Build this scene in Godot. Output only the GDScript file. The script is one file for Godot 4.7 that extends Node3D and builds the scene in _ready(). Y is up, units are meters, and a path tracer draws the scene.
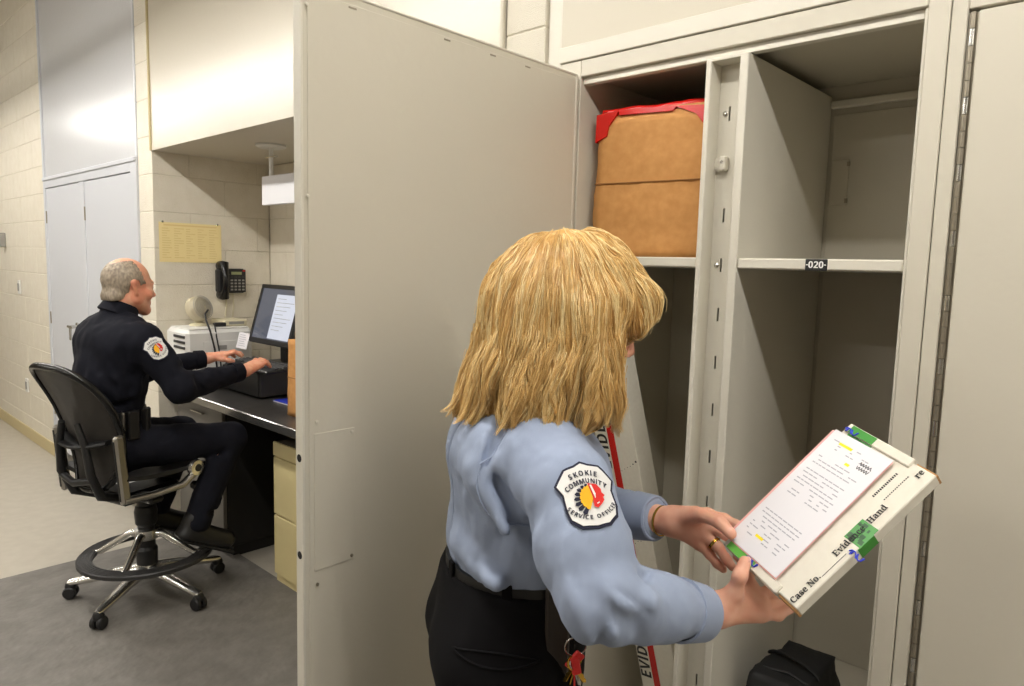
extends Node3D
# An evidence room: a wall of block piers, a grey closet, a desk alcove with a soffit and a bank of steel lockers.
# x runs along that wall, y is up, the wall's face is z = 0 and the room lies on the +z side.

var M := {}
var used := {}
const LAMP_COLOUR := Color(1.0, 0.985, 0.96)
const ROW := 2.3
const ROW_AISLE := 3.4
var rng := RandomNumberGenerator.new()

func _ready() -> void:
	rng.seed = 77
	camera_and_light()
	make_materials()
	setting()
	locker_bank()
	locker_contents()
	office()
	office_chair()
	man()
	woman()
	evidence_box()
	ring_of_keys()

func camera_and_light() -> void:
	var cam := Camera3D.new()
	cam.name = "camera"
	cam.fov = 51.98
	cam.near = 0.02
	add_child(cam)
	var yaw := deg_to_rad(42.96)
	var pitch := deg_to_rad(6.237)
	var fwd := Vector3(-sin(yaw) * cos(pitch), -sin(pitch), -cos(yaw) * cos(pitch))
	cam.transform = Transform3D(Basis.looking_at(fwd, Vector3.UP) * Basis(Vector3(0, 0, 1), deg_to_rad(1.542)), Vector3(0, 1.58, 1.515))
	cam.current = true
	var env := Environment.new()
	env.background_mode = Environment.BG_COLOR
	env.background_color = Color(0.02, 0.02, 0.02)
	env.tonemap_mode = Environment.TONE_MAPPER_LINEAR
	env.tonemap_exposure = 1.0
	env.sdfgi_enabled = true
	env.ssao_enabled = true
	env.ssil_enabled = true
	var we := WorldEnvironment.new()
	we.name = "world_environment"
	we.environment = env
	add_child(we)

# ---------------------------------------------------------------- naming
func numbered(called: String) -> String:
	if not used.has(called):
		used[called] = 0
		return called
	used[called] += 1
	return "%s_%03d" % [called, used[called]]

func tag(o: Node3D, label: String, category: String, group := "") -> Node3D:
	o.set_meta("label", label)
	o.set_meta("category", category)
	if group != "":
		o.set_meta("group", group)
	return o

func thing(called: String, label: String, category: String, at := Vector3.ZERO, turn := 0.0, group := "") -> Node3D:
	var o := Node3D.new()
	o.name = numbered(called)
	add_child(o)
	o.position = at
	o.rotation.y = turn
	tag(o, label, category, group)
	return o

func obj(called: String, st, m: Material, parent: Node3D = self, label := "") -> MeshInstance3D:
	var o := MeshInstance3D.new()
	o.name = numbered(called) if parent == self else called
	o.mesh = st.commit() if st is SurfaceTool else st
	o.material_override = m
	o.cast_shadow = GeometryInstance3D.SHADOW_CASTING_SETTING_ON
	parent.add_child(o, true)
	if label != "":
		o.set_meta("label", label)
	return o

func struct(called: String, st, m: Material, label: String, parent: Node3D = self) -> MeshInstance3D:
	var o := obj(called, st, m, parent)
	o.set_meta("kind", "structure")
	o.set_meta("label", label)
	return o

# ---------------------------------------------------------------- shapes
func new_st() -> SurfaceTool:
	var st := SurfaceTool.new()
	st.begin(Mesh.PRIMITIVE_TRIANGLES)
	return st

func tri(st: SurfaceTool, a: Vector3, b: Vector3, c: Vector3, n: Vector3) -> void:
	st.set_normal(n)
	if (b - a).cross(c - a).dot(n) > 0:
		st.add_vertex(a); st.add_vertex(c); st.add_vertex(b)
	else:
		st.add_vertex(a); st.add_vertex(b); st.add_vertex(c)

func quad(st: SurfaceTool, a: Vector3, b: Vector3, c: Vector3, d: Vector3, n: Vector3) -> void:
	tri(st, a, b, c, n)
	tri(st, a, c, d, n)

# a box between two corners with its edges cut off by e, under a transform
func bx(st: SurfaceTool, lo: Vector3, hi: Vector3, e := 0.002, t := Transform3D.IDENTITY) -> void:
	var c := (lo + hi) / 2
	var h := (hi - lo).abs() / 2
	e = minf(e, minf(h.x, minf(h.y, h.z)) * 0.9)
	var ax := [Vector3(1, 0, 0), Vector3(0, 1, 0), Vector3(0, 0, 1)]
	for i in 3:
		var j := (i + 1) % 3
		var k := (i + 2) % 3
		for s in [-1.0, 1.0]:
			var f: Vector3 = ax[i] * s * h[i]
			var u: Vector3 = ax[j] * (h[j] - e)
			var v: Vector3 = ax[k] * (h[k] - e)
			quad(st, t * (c + f - u - v), t * (c + f + u - v), t * (c + f + u + v), t * (c + f - u + v), t.basis * (ax[i] * s))
			if e <= 0.0:
				continue
			for s2 in [-1.0, 1.0]:
				# edge between face i and face j, running along k
				var f2: Vector3 = ax[j] * s2 * h[j]
				var a: Vector3 = c + f + ax[j] * s2 * (h[j] - e)
				var b: Vector3 = c + f2 + ax[i] * s * (h[i] - e)
				quad(st, t * (a - v), t * (a + v), t * (b + v), t * (b - v), t.basis * (ax[i] * s + ax[j] * s2).normalized())
	if e > 0.0:
		for sx in [-1.0, 1.0]:
			for sy in [-1.0, 1.0]:
				for sz in [-1.0, 1.0]:
					var s := Vector3(sx, sy, sz)
					var p := c + h * s
					tri(st, t * (p - Vector3(0, e * sy, e * sz)), t * (p - Vector3(e * sx, 0, e * sz)), t * (p - Vector3(e * sx, e * sy, 0)), t.basis * s.normalized())

func box_st(lo: Vector3, hi: Vector3, e := 0.002, t := Transform3D.IDENTITY) -> SurfaceTool:
	var st := new_st()
	bx(st, lo, hi, e, t)
	return st

# a round bar through points with radii, closed ends
func tube(st: SurfaceTool, pts: Array, rad, sides := 10, flat := 1.0) -> void:
	var n := pts.size()
	var rings := []
	var up := Vector3.UP
	var d0: Vector3 = (pts[1] - pts[0]).normalized()
	if absf(d0.dot(up)) > 0.9:
		up = Vector3.RIGHT
	for i in n:
		var d: Vector3 = (pts[mini(i + 1, n - 1)] - pts[maxi(i - 1, 0)]).normalized()
		var x := up.cross(d).normalized()
		var y := d.cross(x).normalized()
		up = y
		var r: float = rad[i] if rad is Array else rad
		var ring := []
		for k in sides + 1:
			var a := TAU * k / sides
			var nn := (x * cos(a) + y * sin(a) * flat)
			ring.append([pts[i] + nn * r, (x * cos(a) * flat + y * sin(a)).normalized()])
		rings.append(ring)
	for i in n - 1:
		for k in sides:
			smooth_quad(st, rings[i][k], rings[i][k + 1], rings[i + 1][k + 1], rings[i + 1][k])
	for e in [0, n - 1]:
		var d: Vector3 = ((pts[1] - pts[0]) * -1.0 if e == 0 else pts[n - 1] - pts[n - 2]).normalized()
		for k in sides:
			tri(st, pts[e], rings[e][k][0], rings[e][k + 1][0], d)

func smooth_quad(st: SurfaceTool, a, b, c, d) -> void:
	var nn: Vector3 = a[1] + b[1] + c[1] + d[1]
	for t in [[a, b, c], [a, c, d]]:
		var cr: Vector3 = (t[1][0] - t[0][0]).cross(t[2][0] - t[0][0])
		var order := [t[0], t[2], t[1]] if cr.dot(nn) > 0 else [t[0], t[1], t[2]]
		for p in order:
			st.set_normal(p[1])
			st.add_vertex(p[0])

# a profile of (radius, height) pairs turned about y, under a transform
func lathe(st: SurfaceTool, prof: Array, t := Transform3D.IDENTITY, segs := 24) -> void:
	for i in prof.size() - 1:
		var p: Vector2 = prof[i]
		var q: Vector2 = prof[i + 1]
		var dn := Vector2(q.y - p.y, -(q.x - p.x)).normalized()
		for k in segs:
			var a0 := TAU * k / segs
			var a1 := TAU * (k + 1) / segs
			var mk := func(v: Vector2, a: float): return [t * Vector3(v.x * cos(a), v.y, v.x * sin(a)), (t.basis * Vector3(dn.x * cos(a), dn.y, dn.x * sin(a))).normalized()]
			smooth_quad(st, mk.call(p, a0), mk.call(p, a1), mk.call(q, a1), mk.call(q, a0))

# a flat outline (xy, any winding) made depth thick along z, under a transform
func prism(st: SurfaceTool, poly: PackedVector2Array, z0: float, z1: float, t := Transform3D.IDENTITY) -> void:
	var ids := Geometry2D.triangulate_polygon(poly)
	for i in range(0, ids.size(), 3):
		var a := poly[ids[i]]
		var b := poly[ids[i + 1]]
		var c := poly[ids[i + 2]]
		for zz in [[z0, -1.0 if z1 > z0 else 1.0], [z1, 1.0 if z1 > z0 else -1.0]]:
			tri(st, t * Vector3(a.x, a.y, zz[0]), t * Vector3(b.x, b.y, zz[0]), t * Vector3(c.x, c.y, zz[0]), (t.basis * Vector3(0, 0, zz[1])).normalized())
	var sgn := -1.0 if Geometry2D.is_polygon_clockwise(poly) else 1.0
	for i in poly.size():
		var a := poly[i]
		var b := poly[(i + 1) % poly.size()]
		var n := Vector3(b.y - a.y, a.x - b.x, 0).normalized() * sgn
		quad(st, t * Vector3(a.x, a.y, z0), t * Vector3(b.x, b.y, z0), t * Vector3(b.x, b.y, z1), t * Vector3(a.x, a.y, z1), (t.basis * n).normalized())

# lettering as raised print: adds a text mesh to st, each vertex moved by the function at(Vector3)
func letters(st: SurfaceTool, text: String, size: float, at: Callable, font := "Droid Sans", bold := true, depth := 0.0004) -> float:
	var tm := TextMesh.new()
	var f := SystemFont.new()
	f.font_names = PackedStringArray([font])
	if bold:
		f.font_weight = 700
	tm.font = f
	tm.text = text
	tm.font_size = 64
	tm.pixel_size = size / 64.0
	tm.depth = depth
	tm.curve_step = 4.0
	tm.horizontal_alignment = HORIZONTAL_ALIGNMENT_CENTER
	tm.vertical_alignment = VERTICAL_ALIGNMENT_CENTER
	var w := tm.get_aabb().size.x
	for s in tm.get_surface_count():
		var arr := tm.surface_get_arrays(s)
		var vs: PackedVector3Array = arr[Mesh.ARRAY_VERTEX]
		var ns: PackedVector3Array = arr[Mesh.ARRAY_NORMAL]
		var idx = arr[Mesh.ARRAY_INDEX]
		if idx == null or idx.size() == 0:
			idx = range(vs.size())
		for i in idx:
			var p: Vector3 = at.call(vs[i])
			var n: Vector3 = (at.call(vs[i] + ns[i] * 0.001) - p).normalized()
			st.set_normal(n)
			st.add_vertex(p)
	return w

# ---------------------------------------------------------------- materials
func mat(called: String, c: Color, rough: float, metal := 0.0, spec := 0.5) -> StandardMaterial3D:
	var m := StandardMaterial3D.new()
	m.resource_name = called
	m.albedo_color = c
	m.roughness = rough
	m.metallic = metal
	m.metallic_specular = spec
	M[called] = m
	return m

func rgb(r: int, g: int, b: int) -> Color:
	return Color(r / 255.0, g / 255.0, b / 255.0)

func noise_tex(freq: float, lo: Color, hi: Color, seed_: int, octaves := 4, size := 512, low := 0.0, high := 1.0) -> NoiseTexture2D:
	var n := FastNoiseLite.new()
	n.seed = seed_
	n.noise_type = FastNoiseLite.TYPE_SIMPLEX_SMOOTH
	n.frequency = freq
	n.fractal_octaves = octaves
	var t := NoiseTexture2D.new()
	t.width = size
	t.height = size
	t.seamless = true
	t.noise = n
	var g := Gradient.new()
	g.set_color(0, lo)
	g.set_color(1, hi)
	g.set_offset(0, low)
	g.set_offset(1, high)
	t.color_ramp = g
	return t

func bump_tex(freq: float, strength: float, seed_: int, size := 512) -> NoiseTexture2D:
	var n := FastNoiseLite.new()
	n.seed = seed_
	n.noise_type = FastNoiseLite.TYPE_SIMPLEX_SMOOTH
	n.frequency = freq
	n.fractal_octaves = 3
	var t := NoiseTexture2D.new()
	t.width = size
	t.height = size
	t.seamless = true
	t.noise = n
	t.as_normal_map = true
	t.bump_strength = strength
	return t

func tri_map(m: StandardMaterial3D, scale: float, world := true) -> StandardMaterial3D:
	m.uv1_triplanar = true
	m.uv1_world_triplanar = world
	m.uv1_scale = Vector3.ONE * scale
	return m

func with_bump(m: StandardMaterial3D, t: Texture2D, amount: float) -> StandardMaterial3D:
	m.normal_enabled = true
	m.normal_texture = t
	m.normal_scale = amount
	return m

# cloth: an even weave seen as fine relief and a faint mottling of the dye
func weave_tex(n: int, size: int) -> ImageTexture:
	var im := Image.create(size, size, false, Image.FORMAT_RGBA8)
	for y in size:
		for x in size:
			var u := float(x) / size * n
			var v := float(y) / size * n
			var w := absf(sin(PI * (u + v))) * 0.6 + 0.4 * absf(sin(PI * (u - v)))
			im.set_pixel(x, y, Color(w, w, w))
	im.bump_map_to_normal_map(2.0)
	return ImageTexture.create_from_image(im)

func make_materials() -> void:
	var fine := bump_tex(0.06, 3.0, 3)
	var pits := bump_tex(0.12, 6.0, 9)
	with_bump(tri_map(mat("block_paint", Color.WHITE, 0.42), 1.6), pits, 0.35).albedo_texture = noise_tex(0.012, rgb(226, 218, 200), rgb(233, 226, 210), 5)
	with_bump(tri_map(mat("mortar_paint", rgb(214, 206, 187), 0.55), 2.0), pits, 0.5)
	with_bump(tri_map(mat("rough_block", rgb(228, 221, 204), 0.5), 5.0), pits, 1.0)
	mat("soffit_paint", rgb(208, 201, 185), 0.3)
	with_bump(tri_map(M.soffit_paint, 0.9), fine, 0.06)
	mat("upper_wall_paint", rgb(200, 193, 175), 0.5)
	with_bump(tri_map(mat("grey_panel", rgb(208, 209, 211), 0.27), 0.9), fine, 0.05)
	mat("closet_paint", rgb(206, 208, 213), 0.36)
	mat("closet_dark", rgb(70, 68, 64), 0.7)
	mat("ceiling_paint", rgb(206, 200, 188), 0.9)
	mat("room_paint", rgb(150, 143, 128), 0.7)
	var vinyl := tri_map(mat("vinyl_floor", Color.WHITE, 0.42), 0.7)
	vinyl.albedo_texture = noise_tex(0.03, rgb(174, 167, 153), rgb(184, 177, 163), 12, 5)
	var rub := tri_map(mat("mat_rubber", Color.WHITE, 0.55), 0.55)
	rub.albedo_texture = noise_tex(0.012, rgb(106, 102, 96), rgb(119, 115, 109), 21, 5, 1024, 0.2, 0.8)
	with_bump(rub, fine, 0.25)
	mat("baseboard_vinyl", rgb(200, 184, 140), 0.5)
	with_bump(tri_map(mat("locker_paint", rgb(204, 198, 182), 0.38), 0.8), fine, 0.05)
	with_bump(tri_map(mat("locker_trim", rgb(214, 209, 195), 0.4), 0.8), fine, 0.04)
	mat("locker_inside", rgb(188, 182, 166), 0.45)
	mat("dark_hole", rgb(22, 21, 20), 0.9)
	mat("hinge_steel", rgb(150, 142, 126), 0.35, 0.6)
	mat("bright_steel", rgb(205, 203, 198), 0.25, 1.0)
	mat("chrome", rgb(232, 230, 225), 0.24, 1.0)
	mat("brushed_aluminium", rgb(196, 192, 184), 0.28, 1.0)
	mat("brass", rgb(200, 160, 70), 0.25, 1.0)
	mat("black_plastic", rgb(26, 26, 27), 0.42)
	mat("black_rubber", rgb(20, 20, 20), 0.7)
	mat("black_gloss", rgb(18, 18, 19), 0.22)
	mat("charcoal_plastic", rgb(48, 47, 47), 0.45)
	mat("grey_key", rgb(62, 62, 63), 0.5)
	mat("key_white", rgb(200, 200, 196), 0.6)
	mat("white_plastic", rgb(226, 225, 220), 0.38)
	mat("ivory_plastic", rgb(214, 206, 176), 0.42)
	mat("fan_beige", rgb(186, 176, 150), 0.5)
	mat("grey_plastic", rgb(150, 148, 142), 0.5)
	mat("white_sign", rgb(232, 232, 236), 0.6)
	mat("white_ink", rgb(236, 236, 232), 0.6)
	mat("black_ink", rgb(24, 22, 24), 0.6)
	mat("navy_ink", rgb(34, 38, 66), 0.7)
	mat("yellow_mark", rgb(250, 226, 20), 0.6)
	mat("blue_mark", rgb(40, 60, 200), 0.5)
	mat("red_tape", rgb(200, 24, 16), 0.2)
	mat("red_dye", rgb(204, 34, 30), 0.5)
	mat("green_tape", rgb(52, 140, 42), 0.35)
	mat("green_dark", rgb(28, 84, 30), 0.4)
	mat("green_bright", rgb(110, 190, 80), 0.4)
	var kraft := tri_map(mat("kraft_paper", Color.WHITE, 0.8), 3.0)
	kraft.albedo_texture = noise_tex(0.02, rgb(190, 134, 74), rgb(206, 152, 90), 31, 5)
	with_bump(kraft, bump_tex(0.006, 8.0, 33), 0.3)
	mat("kraft_edge", rgb(150, 104, 56), 0.85)
	var card := tri_map(mat("white_card", Color.WHITE, 0.7), 4.0)
	card.albedo_texture = noise_tex(0.03, rgb(222, 216, 201), rgb(230, 225, 211), 35, 4)
	mat("card_board", rgb(176, 132, 82), 0.85)
	mat("paper", rgb(232, 230, 234), 0.8)
	mat("paper_pink", rgb(238, 178, 172), 0.8)
	mat("paper_yellow", rgb(248, 228, 166), 0.8)
	mat("print_grey", rgb(176, 176, 184), 0.8)
	mat("print_tan", rgb(234, 210, 144), 0.8)
	var steel := tri_map(mat("desk_steel", Color.WHITE, 0.3, 0.25), 1.2)
	steel.albedo_texture = noise_tex(0.02, rgb(66, 64, 62), rgb(84, 82, 80), 41, 4)
	mat("desk_edge", rgb(170, 168, 164), 0.25, 0.9)
	mat("desk_grey", rgb(104, 100, 94), 0.42)
	mat("desk_shade_black", rgb(24, 23, 23), 0.6)  # near black: shade on pedestal side and kneehole put into the colour
	mat("file_beige", rgb(222, 206, 152), 0.45)
	mat("file_top", rgb(92, 84, 68), 0.5)
	mat("green_lcd", rgb(150, 156, 110), 0.3)
	var wv := weave_tex(64, 512)
	var shirt := tri_map(mat("shirt_blue", rgb(146, 158, 182), 0.85), 9.0)
	with_bump(shirt, wv, 0.35)
	shirt.rim_enabled = true; shirt.rim = 0.15; shirt.rim_tint = 0.6
	var navy := tri_map(mat("uniform_navy", rgb(18, 19, 28), 0.85, 0.0, 0.3), 9.0)
	with_bump(navy, wv, 0.3)
	navy.rim_enabled = true; navy.rim = 0.08; navy.rim_tint = 0.5
	var trou := tri_map(mat("trouser_black", rgb(13, 12, 14), 0.85, 0.0, 0.25), 9.0)
	with_bump(trou, wv, 0.3)
	trou.rim_enabled = true; trou.rim = 0.03; trou.rim_tint = 0.4
	with_bump(tri_map(mat("leather_black", rgb(20, 19, 19), 0.38), 14.0), pits, 0.35)
	with_bump(tri_map(mat("leather_worn", rgb(40, 31, 24), 0.45), 14.0), pits, 0.5)
	with_bump(tri_map(mat("nylon_black", rgb(18, 18, 19), 0.7), 20.0), wv, 0.5)
	var skin := mat("skin", Color.WHITE, 0.5)
	skin.vertex_color_use_as_albedo = true
	skin.subsurf_scatter_enabled = true
	skin.subsurf_scatter_strength = 0.12
	var hair := mat("blonde_hair", Color.WHITE, 0.36)
	hair.vertex_color_use_as_albedo = true
	var gh := mat("grey_hair", Color.WHITE, 0.6)
	gh.vertex_color_use_as_albedo = true
	mat("thread_white", rgb(228, 226, 222), 0.85)
	mat("thread_navy", rgb(28, 30, 52), 0.85)
	mat("thread_yellow", rgb(240, 176, 24), 0.8)
	mat("thread_red", rgb(214, 40, 34), 0.8)
	var mesh_ := mat("chair_mesh", rgb(58, 54, 50), 0.6)
	mesh_.albedo_color.a = 0.82
	mesh_.transparency = BaseMaterial3D.TRANSPARENCY_ALPHA
	var scr := mat("lit_screen", rgb(20, 21, 24), 0.12)
	scr.emission_enabled = true
	scr.emission = rgb(96, 100, 112)
	scr.emission_energy_multiplier = 0.8
	var gleam := mat("painted_gleam", rgb(40, 40, 42), 0.12)  # pale reflection on the screen, painted as emission
	gleam.emission_enabled = true
	gleam.emission = rgb(226, 230, 242)
	gleam.emission_energy_multiplier = 0.85
	var tubes := mat("lamp_tube", Color.WHITE, 0.5)
	tubes.emission_enabled = true
	tubes.emission = LAMP_COLOUR
	tubes.emission_energy_multiplier = 20.0
	mat("lamp_white", rgb(236, 236, 232), 0.4)

# ---------------------------------------------------------------- the room
# a wall of painted blocks: courses 0.2032 high, every block its own piece, joints 4 mm deep
func blocks(parent: Node3D, from: Vector3, along: Vector3, length: float, y0: float, y1: float, out: Vector3, thick: float, phase: int, m: Material) -> void:
	var cache := {}
	var row := 0
	var y := 0.0
	while y < y1 - 0.02:
		var a := -0.2032 * ((row + phase) % 2)
		while a < length - 0.005:
			var s := maxf(a, 0.0)
			var e := minf(a + 0.4064, length)
			var yb := maxf(y, y0)
			var yt := minf(y + 0.2032, y1)
			if yt - yb > 0.015 and e - s > 0.02:
				var w := e - s - 0.003
				var h := yt - yb - 0.004
				var key := "%.3f %.3f" % [w, h]
				if not cache.has(key):
					var st := new_st()
					var hw := along.abs() * w / 2 + Vector3(0, h / 2, 0) + out.abs() * thick / 2
					bx(st, -hw, hw, 0.0025)
					cache[key] = st.commit()
				var b := obj("block", cache[key], m, parent)
				b.position = from + along * (s + e) / 2 + Vector3(0, (yb + yt) / 2, 0) - out * thick / 2
			a += 0.4064
		y += 0.2032
		row += 1

func strip_light(x0: float, z: float, y: float, energy: float) -> void:
	var t := thing("strip_light", "hanging white fluorescent strip light over the %s" % ["far right end of the locker row", "right end of the locker row", "open locker", "open locker door", "desk alcove", "grey closet", "aisle opposite the alcove", "aisle opposite the closet"][clampi(used.get("strip_light", -1) + 1, 0, 7)], "light", Vector3(x0, y, z), 0, "hanging strip lights")
	var hood := new_st()
	prism(hood, PackedVector2Array([Vector2(-0.045, 0.075), Vector2(0.045, 0.075), Vector2(0.05, 0.03), Vector2(-0.05, 0.03)]), -1.18, 1.18, Transform3D(Basis(Vector3.UP, PI / 2), Vector3.ZERO))
	obj("housing", hood, M.lamp_white, t)
	for s in [-1, 1]:
		var tb := new_st()
		tube(tb, [Vector3(-1.15, 0.008, s * 0.026), Vector3(1.15, 0.008, s * 0.026)], 0.014, 12)
		obj("lamp_tube", tb, M.lamp_tube, t)
		var rod := new_st()
		tube(rod, [Vector3(s * 0.9, 0.07, 0), Vector3(s * 0.9, 3.75 - y, 0)], 0.006, 8)
		obj("hanger", rod, M.bright_steel, t)
		obj("end_cap", box_st(Vector3(s * 1.165 - 0.015, -0.01, -0.048), Vector3(s * 1.165 + 0.015, 0.035, 0.048), 0.004), M.lamp_white, t)
	var l := AreaLight3D.new()
	l.name = "strip_glow"
	l.area_size = Vector2(2.3, 0.07)
	l.light_color = LAMP_COLOUR
	l.light_energy = energy
	l.area_range = 14.0
	l.shadow_enabled = true
	l.position = Vector3(0, -0.012, 0)
	l.rotation.x = -PI / 2
	t.add_child(l)

func setting() -> void:
	struct("floor", box_st(Vector3(-9.8, -0.12, -0.9), Vector3(7.2, 0, 4.8), 0.0), M.vinyl_floor, "pale beige vinyl floor of the evidence room")
	struct("ceiling", box_st(Vector3(-9.8, 3.75, -0.9), Vector3(7.2, 3.87, 4.8), 0.0), M.ceiling_paint, "plain off-white ceiling above the hanging strip lights")
	struct("wall_left", box_st(Vector3(-9.8, 0, -0.9), Vector3(-9.6, 3.75, 4.8), 0.0), M.room_paint, "cream end wall at the far left of the room")
	struct("wall_right", box_st(Vector3(7.0, 0, -0.9), Vector3(7.2, 3.75, 4.8), 0.0), M.room_paint, "cream end wall on the right of the room")
	struct("wall_front", box_st(Vector3(-9.6, 0, 4.6), Vector3(7.0, 3.75, 4.8), 0.0), M.room_paint, "cream wall opposite the lockers")
	struct("wall_behind", box_st(Vector3(-9.6, 0, -0.9), Vector3(7.0, 3.75, -0.88), 0.0), M.room_paint, "hidden wall behind closet, alcove and lockers")
	var w := struct("wall_back", box_st(Vector3(-9.6, 0, -0.2), Vector3(-6.262, 3.75, -0.004), 0.0), M.mortar_paint, "cream painted block wall to the left of the grey closet")
	blocks(w, Vector3(-9.6, 0, 0), Vector3.RIGHT, 9.6 - 6.262, 0.0, 3.75, Vector3(0, 0, 1), 0.1, 0, M.block_paint)
	w = struct("wall_alcove_left", box_st(Vector3(-4.345, 0, -0.69), Vector3(-4.149, 3.75, -0.004), 0.0), M.mortar_paint, "cream painted block side wall of the desk alcove with the yellow chart")
	blocks(w, Vector3(-4.145, 0, 0), Vector3(0, 0, -1), 0.69, 0.0, 3.75, Vector3(1, 0, 0), 0.203, 1, M.block_paint)
	w = struct("wall_alcove_back", box_st(Vector3(-4.345, 0, -0.88), Vector3(-1.317, 3.75, -0.694), 0.0), M.mortar_paint, "cream painted block wall at the back of the desk alcove")
	blocks(w, Vector3(-4.145, 0, -0.69), Vector3.RIGHT, 4.145 - 1.468, 0.0, 2.155, Vector3(0, 0, 1), 0.1, 0, M.block_paint)
	w = struct("wall_pier", box_st(Vector3(-1.464, 0, -0.69), Vector3(-1.32, 3.75, -0.004), 0.0), M.mortar_paint, "rough cream block pier between the alcove and the lockers")
	blocks(w, Vector3(-1.468, 0, 0), Vector3.RIGHT, 0.151, 0.0, 3.75, Vector3(0, 0, 1), 0.1, 0, M.rough_block)
	struct("wall_soffit", box_st(Vector3(-4.143, 2.155, -0.69), Vector3(-1.47, 3.75, 0.0), 0.001), M.soffit_paint, "smooth glossy cream soffit above the desk alcove")
	struct("wall_above_lockers", box_st(Vector3(-1.262, 2.165, -0.6), Vector3(7.0, 3.75, -0.004), 0.001), M.upper_wall_paint, "smooth cream wall above the lockers")
	# metal sheet above the closet, set in a thin frame
	w = struct("wall_panel", box_st(Vector3(-6.23, 2.14, -0.3), Vector3(-4.36, 3.75, -0.006), 0.001), M.grey_panel, "glossy pale grey metal panel above the grey closet")
	struct("trim_1", box_st(Vector3(-6.262, 0, -0.3), Vector3(-6.23, 3.75, 0.006), 0.003), M.closet_paint, "narrow pale trim between the block wall and the grey panel")
	struct("trim_2", box_st(Vector3(-4.372, 2.14, -0.3), Vector3(-4.35, 3.75, 0.004), 0.003), M.closet_paint, "narrow pale trim between the grey panel and the block pier")
	var st := new_st()
	tube(st, [Vector3(-1.474, 2.1, 0.008), Vector3(-1.474, 3.75, 0.008)], 0.008, 10)
	struct("trim_3", st, M.upper_wall_paint, "slim vertical bead at the right end of the soffit")
	st = new_st()
	tube(st, [Vector3(-4.142, 2.155, 0.002), Vector3(-4.142, 3.75, 0.002)], 0.009, 10)
	struct("trim_4", st, M.baseboard_vinyl, "slim tan bead at the left end of the soffit")
	st = box_st(Vector3(-1.317, 0, -0.6), Vector3(-1.262, 3.75, -0.012), 0.004)
	struct("trim_5", st, M.locker_trim, "vertical cream filler strip beside the lockers")
	st = box_st(Vector3(-9.6, 0, 0), Vector3(-6.262, 0.102, 0.009), 0.003)
	struct("baseboard_left", st, M.baseboard_vinyl, "tan vinyl baseboard along the block wall")
	var mm := obj("floor_mat", box_st(Vector3(-4.015, 0.0005, -0.165), Vector3(1.6, 0.007, 3.4), 0.003), M.mat_rubber)
	tag(mm, "large charcoal grey rubber mat on the floor under the office chair", "mat")
	for f in [[5.35, 1.0], [2.85, 1.0], [0.35, 1.0], [-2.15, 1.0], [-4.65, 1.0], [-7.15, 1.0]]:
		strip_light(f[0], f[1], 2.86, ROW)
	for f in [[-2.1, 3.3], [-5.0, 3.3]]:
		strip_light(f[0], f[1], 2.86, ROW_AISLE)
	# grey closet with two leaf doors
	var c := thing("closet", "tall pale grey metal closet with two doors behind the seated officer", "closet", Vector3(-5.296, 0, 0))
	var fr := new_st()
	for b in [[-0.934, -0.895, 0.10, 2.14], [0.855, 0.9505, 0.0, 2.14], [-0.085, 0.002, 0.10, 2.06]]:
		bx(fr, Vector3(b[0], b[2], -0.05), Vector3(b[1], b[3], 0.012), 0.003)
	bx(fr, Vector3(-0.8945, 2.062, -0.05), Vector3(0.8545, 2.14, 0.0115), 0.003)
	bx(fr, Vector3(-0.895, 0.10, -0.05), Vector3(0.855, 0.13, 0.0105), 0.003)
	obj("face_frame", fr, M.closet_paint, c)
	obj("crown_strip", box_st(Vector3(-0.934, 2.115, 0.0125), Vector3(0.949, 2.14, 0.02), 0.003), M.closet_paint, c)
	obj("carcass", box_st(Vector3(-0.93, 0.1, -0.3), Vector3(0.94, 2.13, -0.052), 0.002), M.closet_paint, c)
	obj("toe_kick", box_st(Vector3(-0.86, 0.0, -0.3), Vector3(0.94, 0.1, -0.1), 0.002), M.closet_dark, c)
	for d in [[-0.892, -0.088], [0.006, 0.851]]:
		var dr := obj("door", box_st(Vector3(d[0], 0.134, -0.045), Vector3(d[1], 2.057, 0.006), 0.003), M.closet_paint, c)
		for y in [0.4, 1.1, 1.85]:
			var hg := new_st()
			tube(hg, [Vector3(d[0] - 0.001, y - 0.045, 0.008), Vector3(d[0] - 0.001, y + 0.045, 0.008)], 0.006, 8)
			obj("hinge", hg, M.hinge_steel, dr)
		var hd := new_st()
		var hx: float = d[1] - 0.16 if d[0] < -0.5 else d[0] + 0.1
		lathe(hd, [Vector2(0.028, 0.006), Vector2(0.028, 0.016), Vector2(0.012, 0.02), Vector2(0.011, 0.055), Vector2(0.001, 0.056)], Transform3D(Basis(Vector3.RIGHT, PI / 2), Vector3(hx, 1.08, 0)), 16)
		bx(hd, Vector3(hx - 0.055, 1.07, 0.045), Vector3(hx + 0.05, 1.088, 0.062), 0.004)
		bx(hd, Vector3(hx - 0.012, 0.985, 0.047), Vector3(hx + 0.008, 1.08, 0.06), 0.004)
		obj("handle", hd, M.bright_steel, dr)
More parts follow.
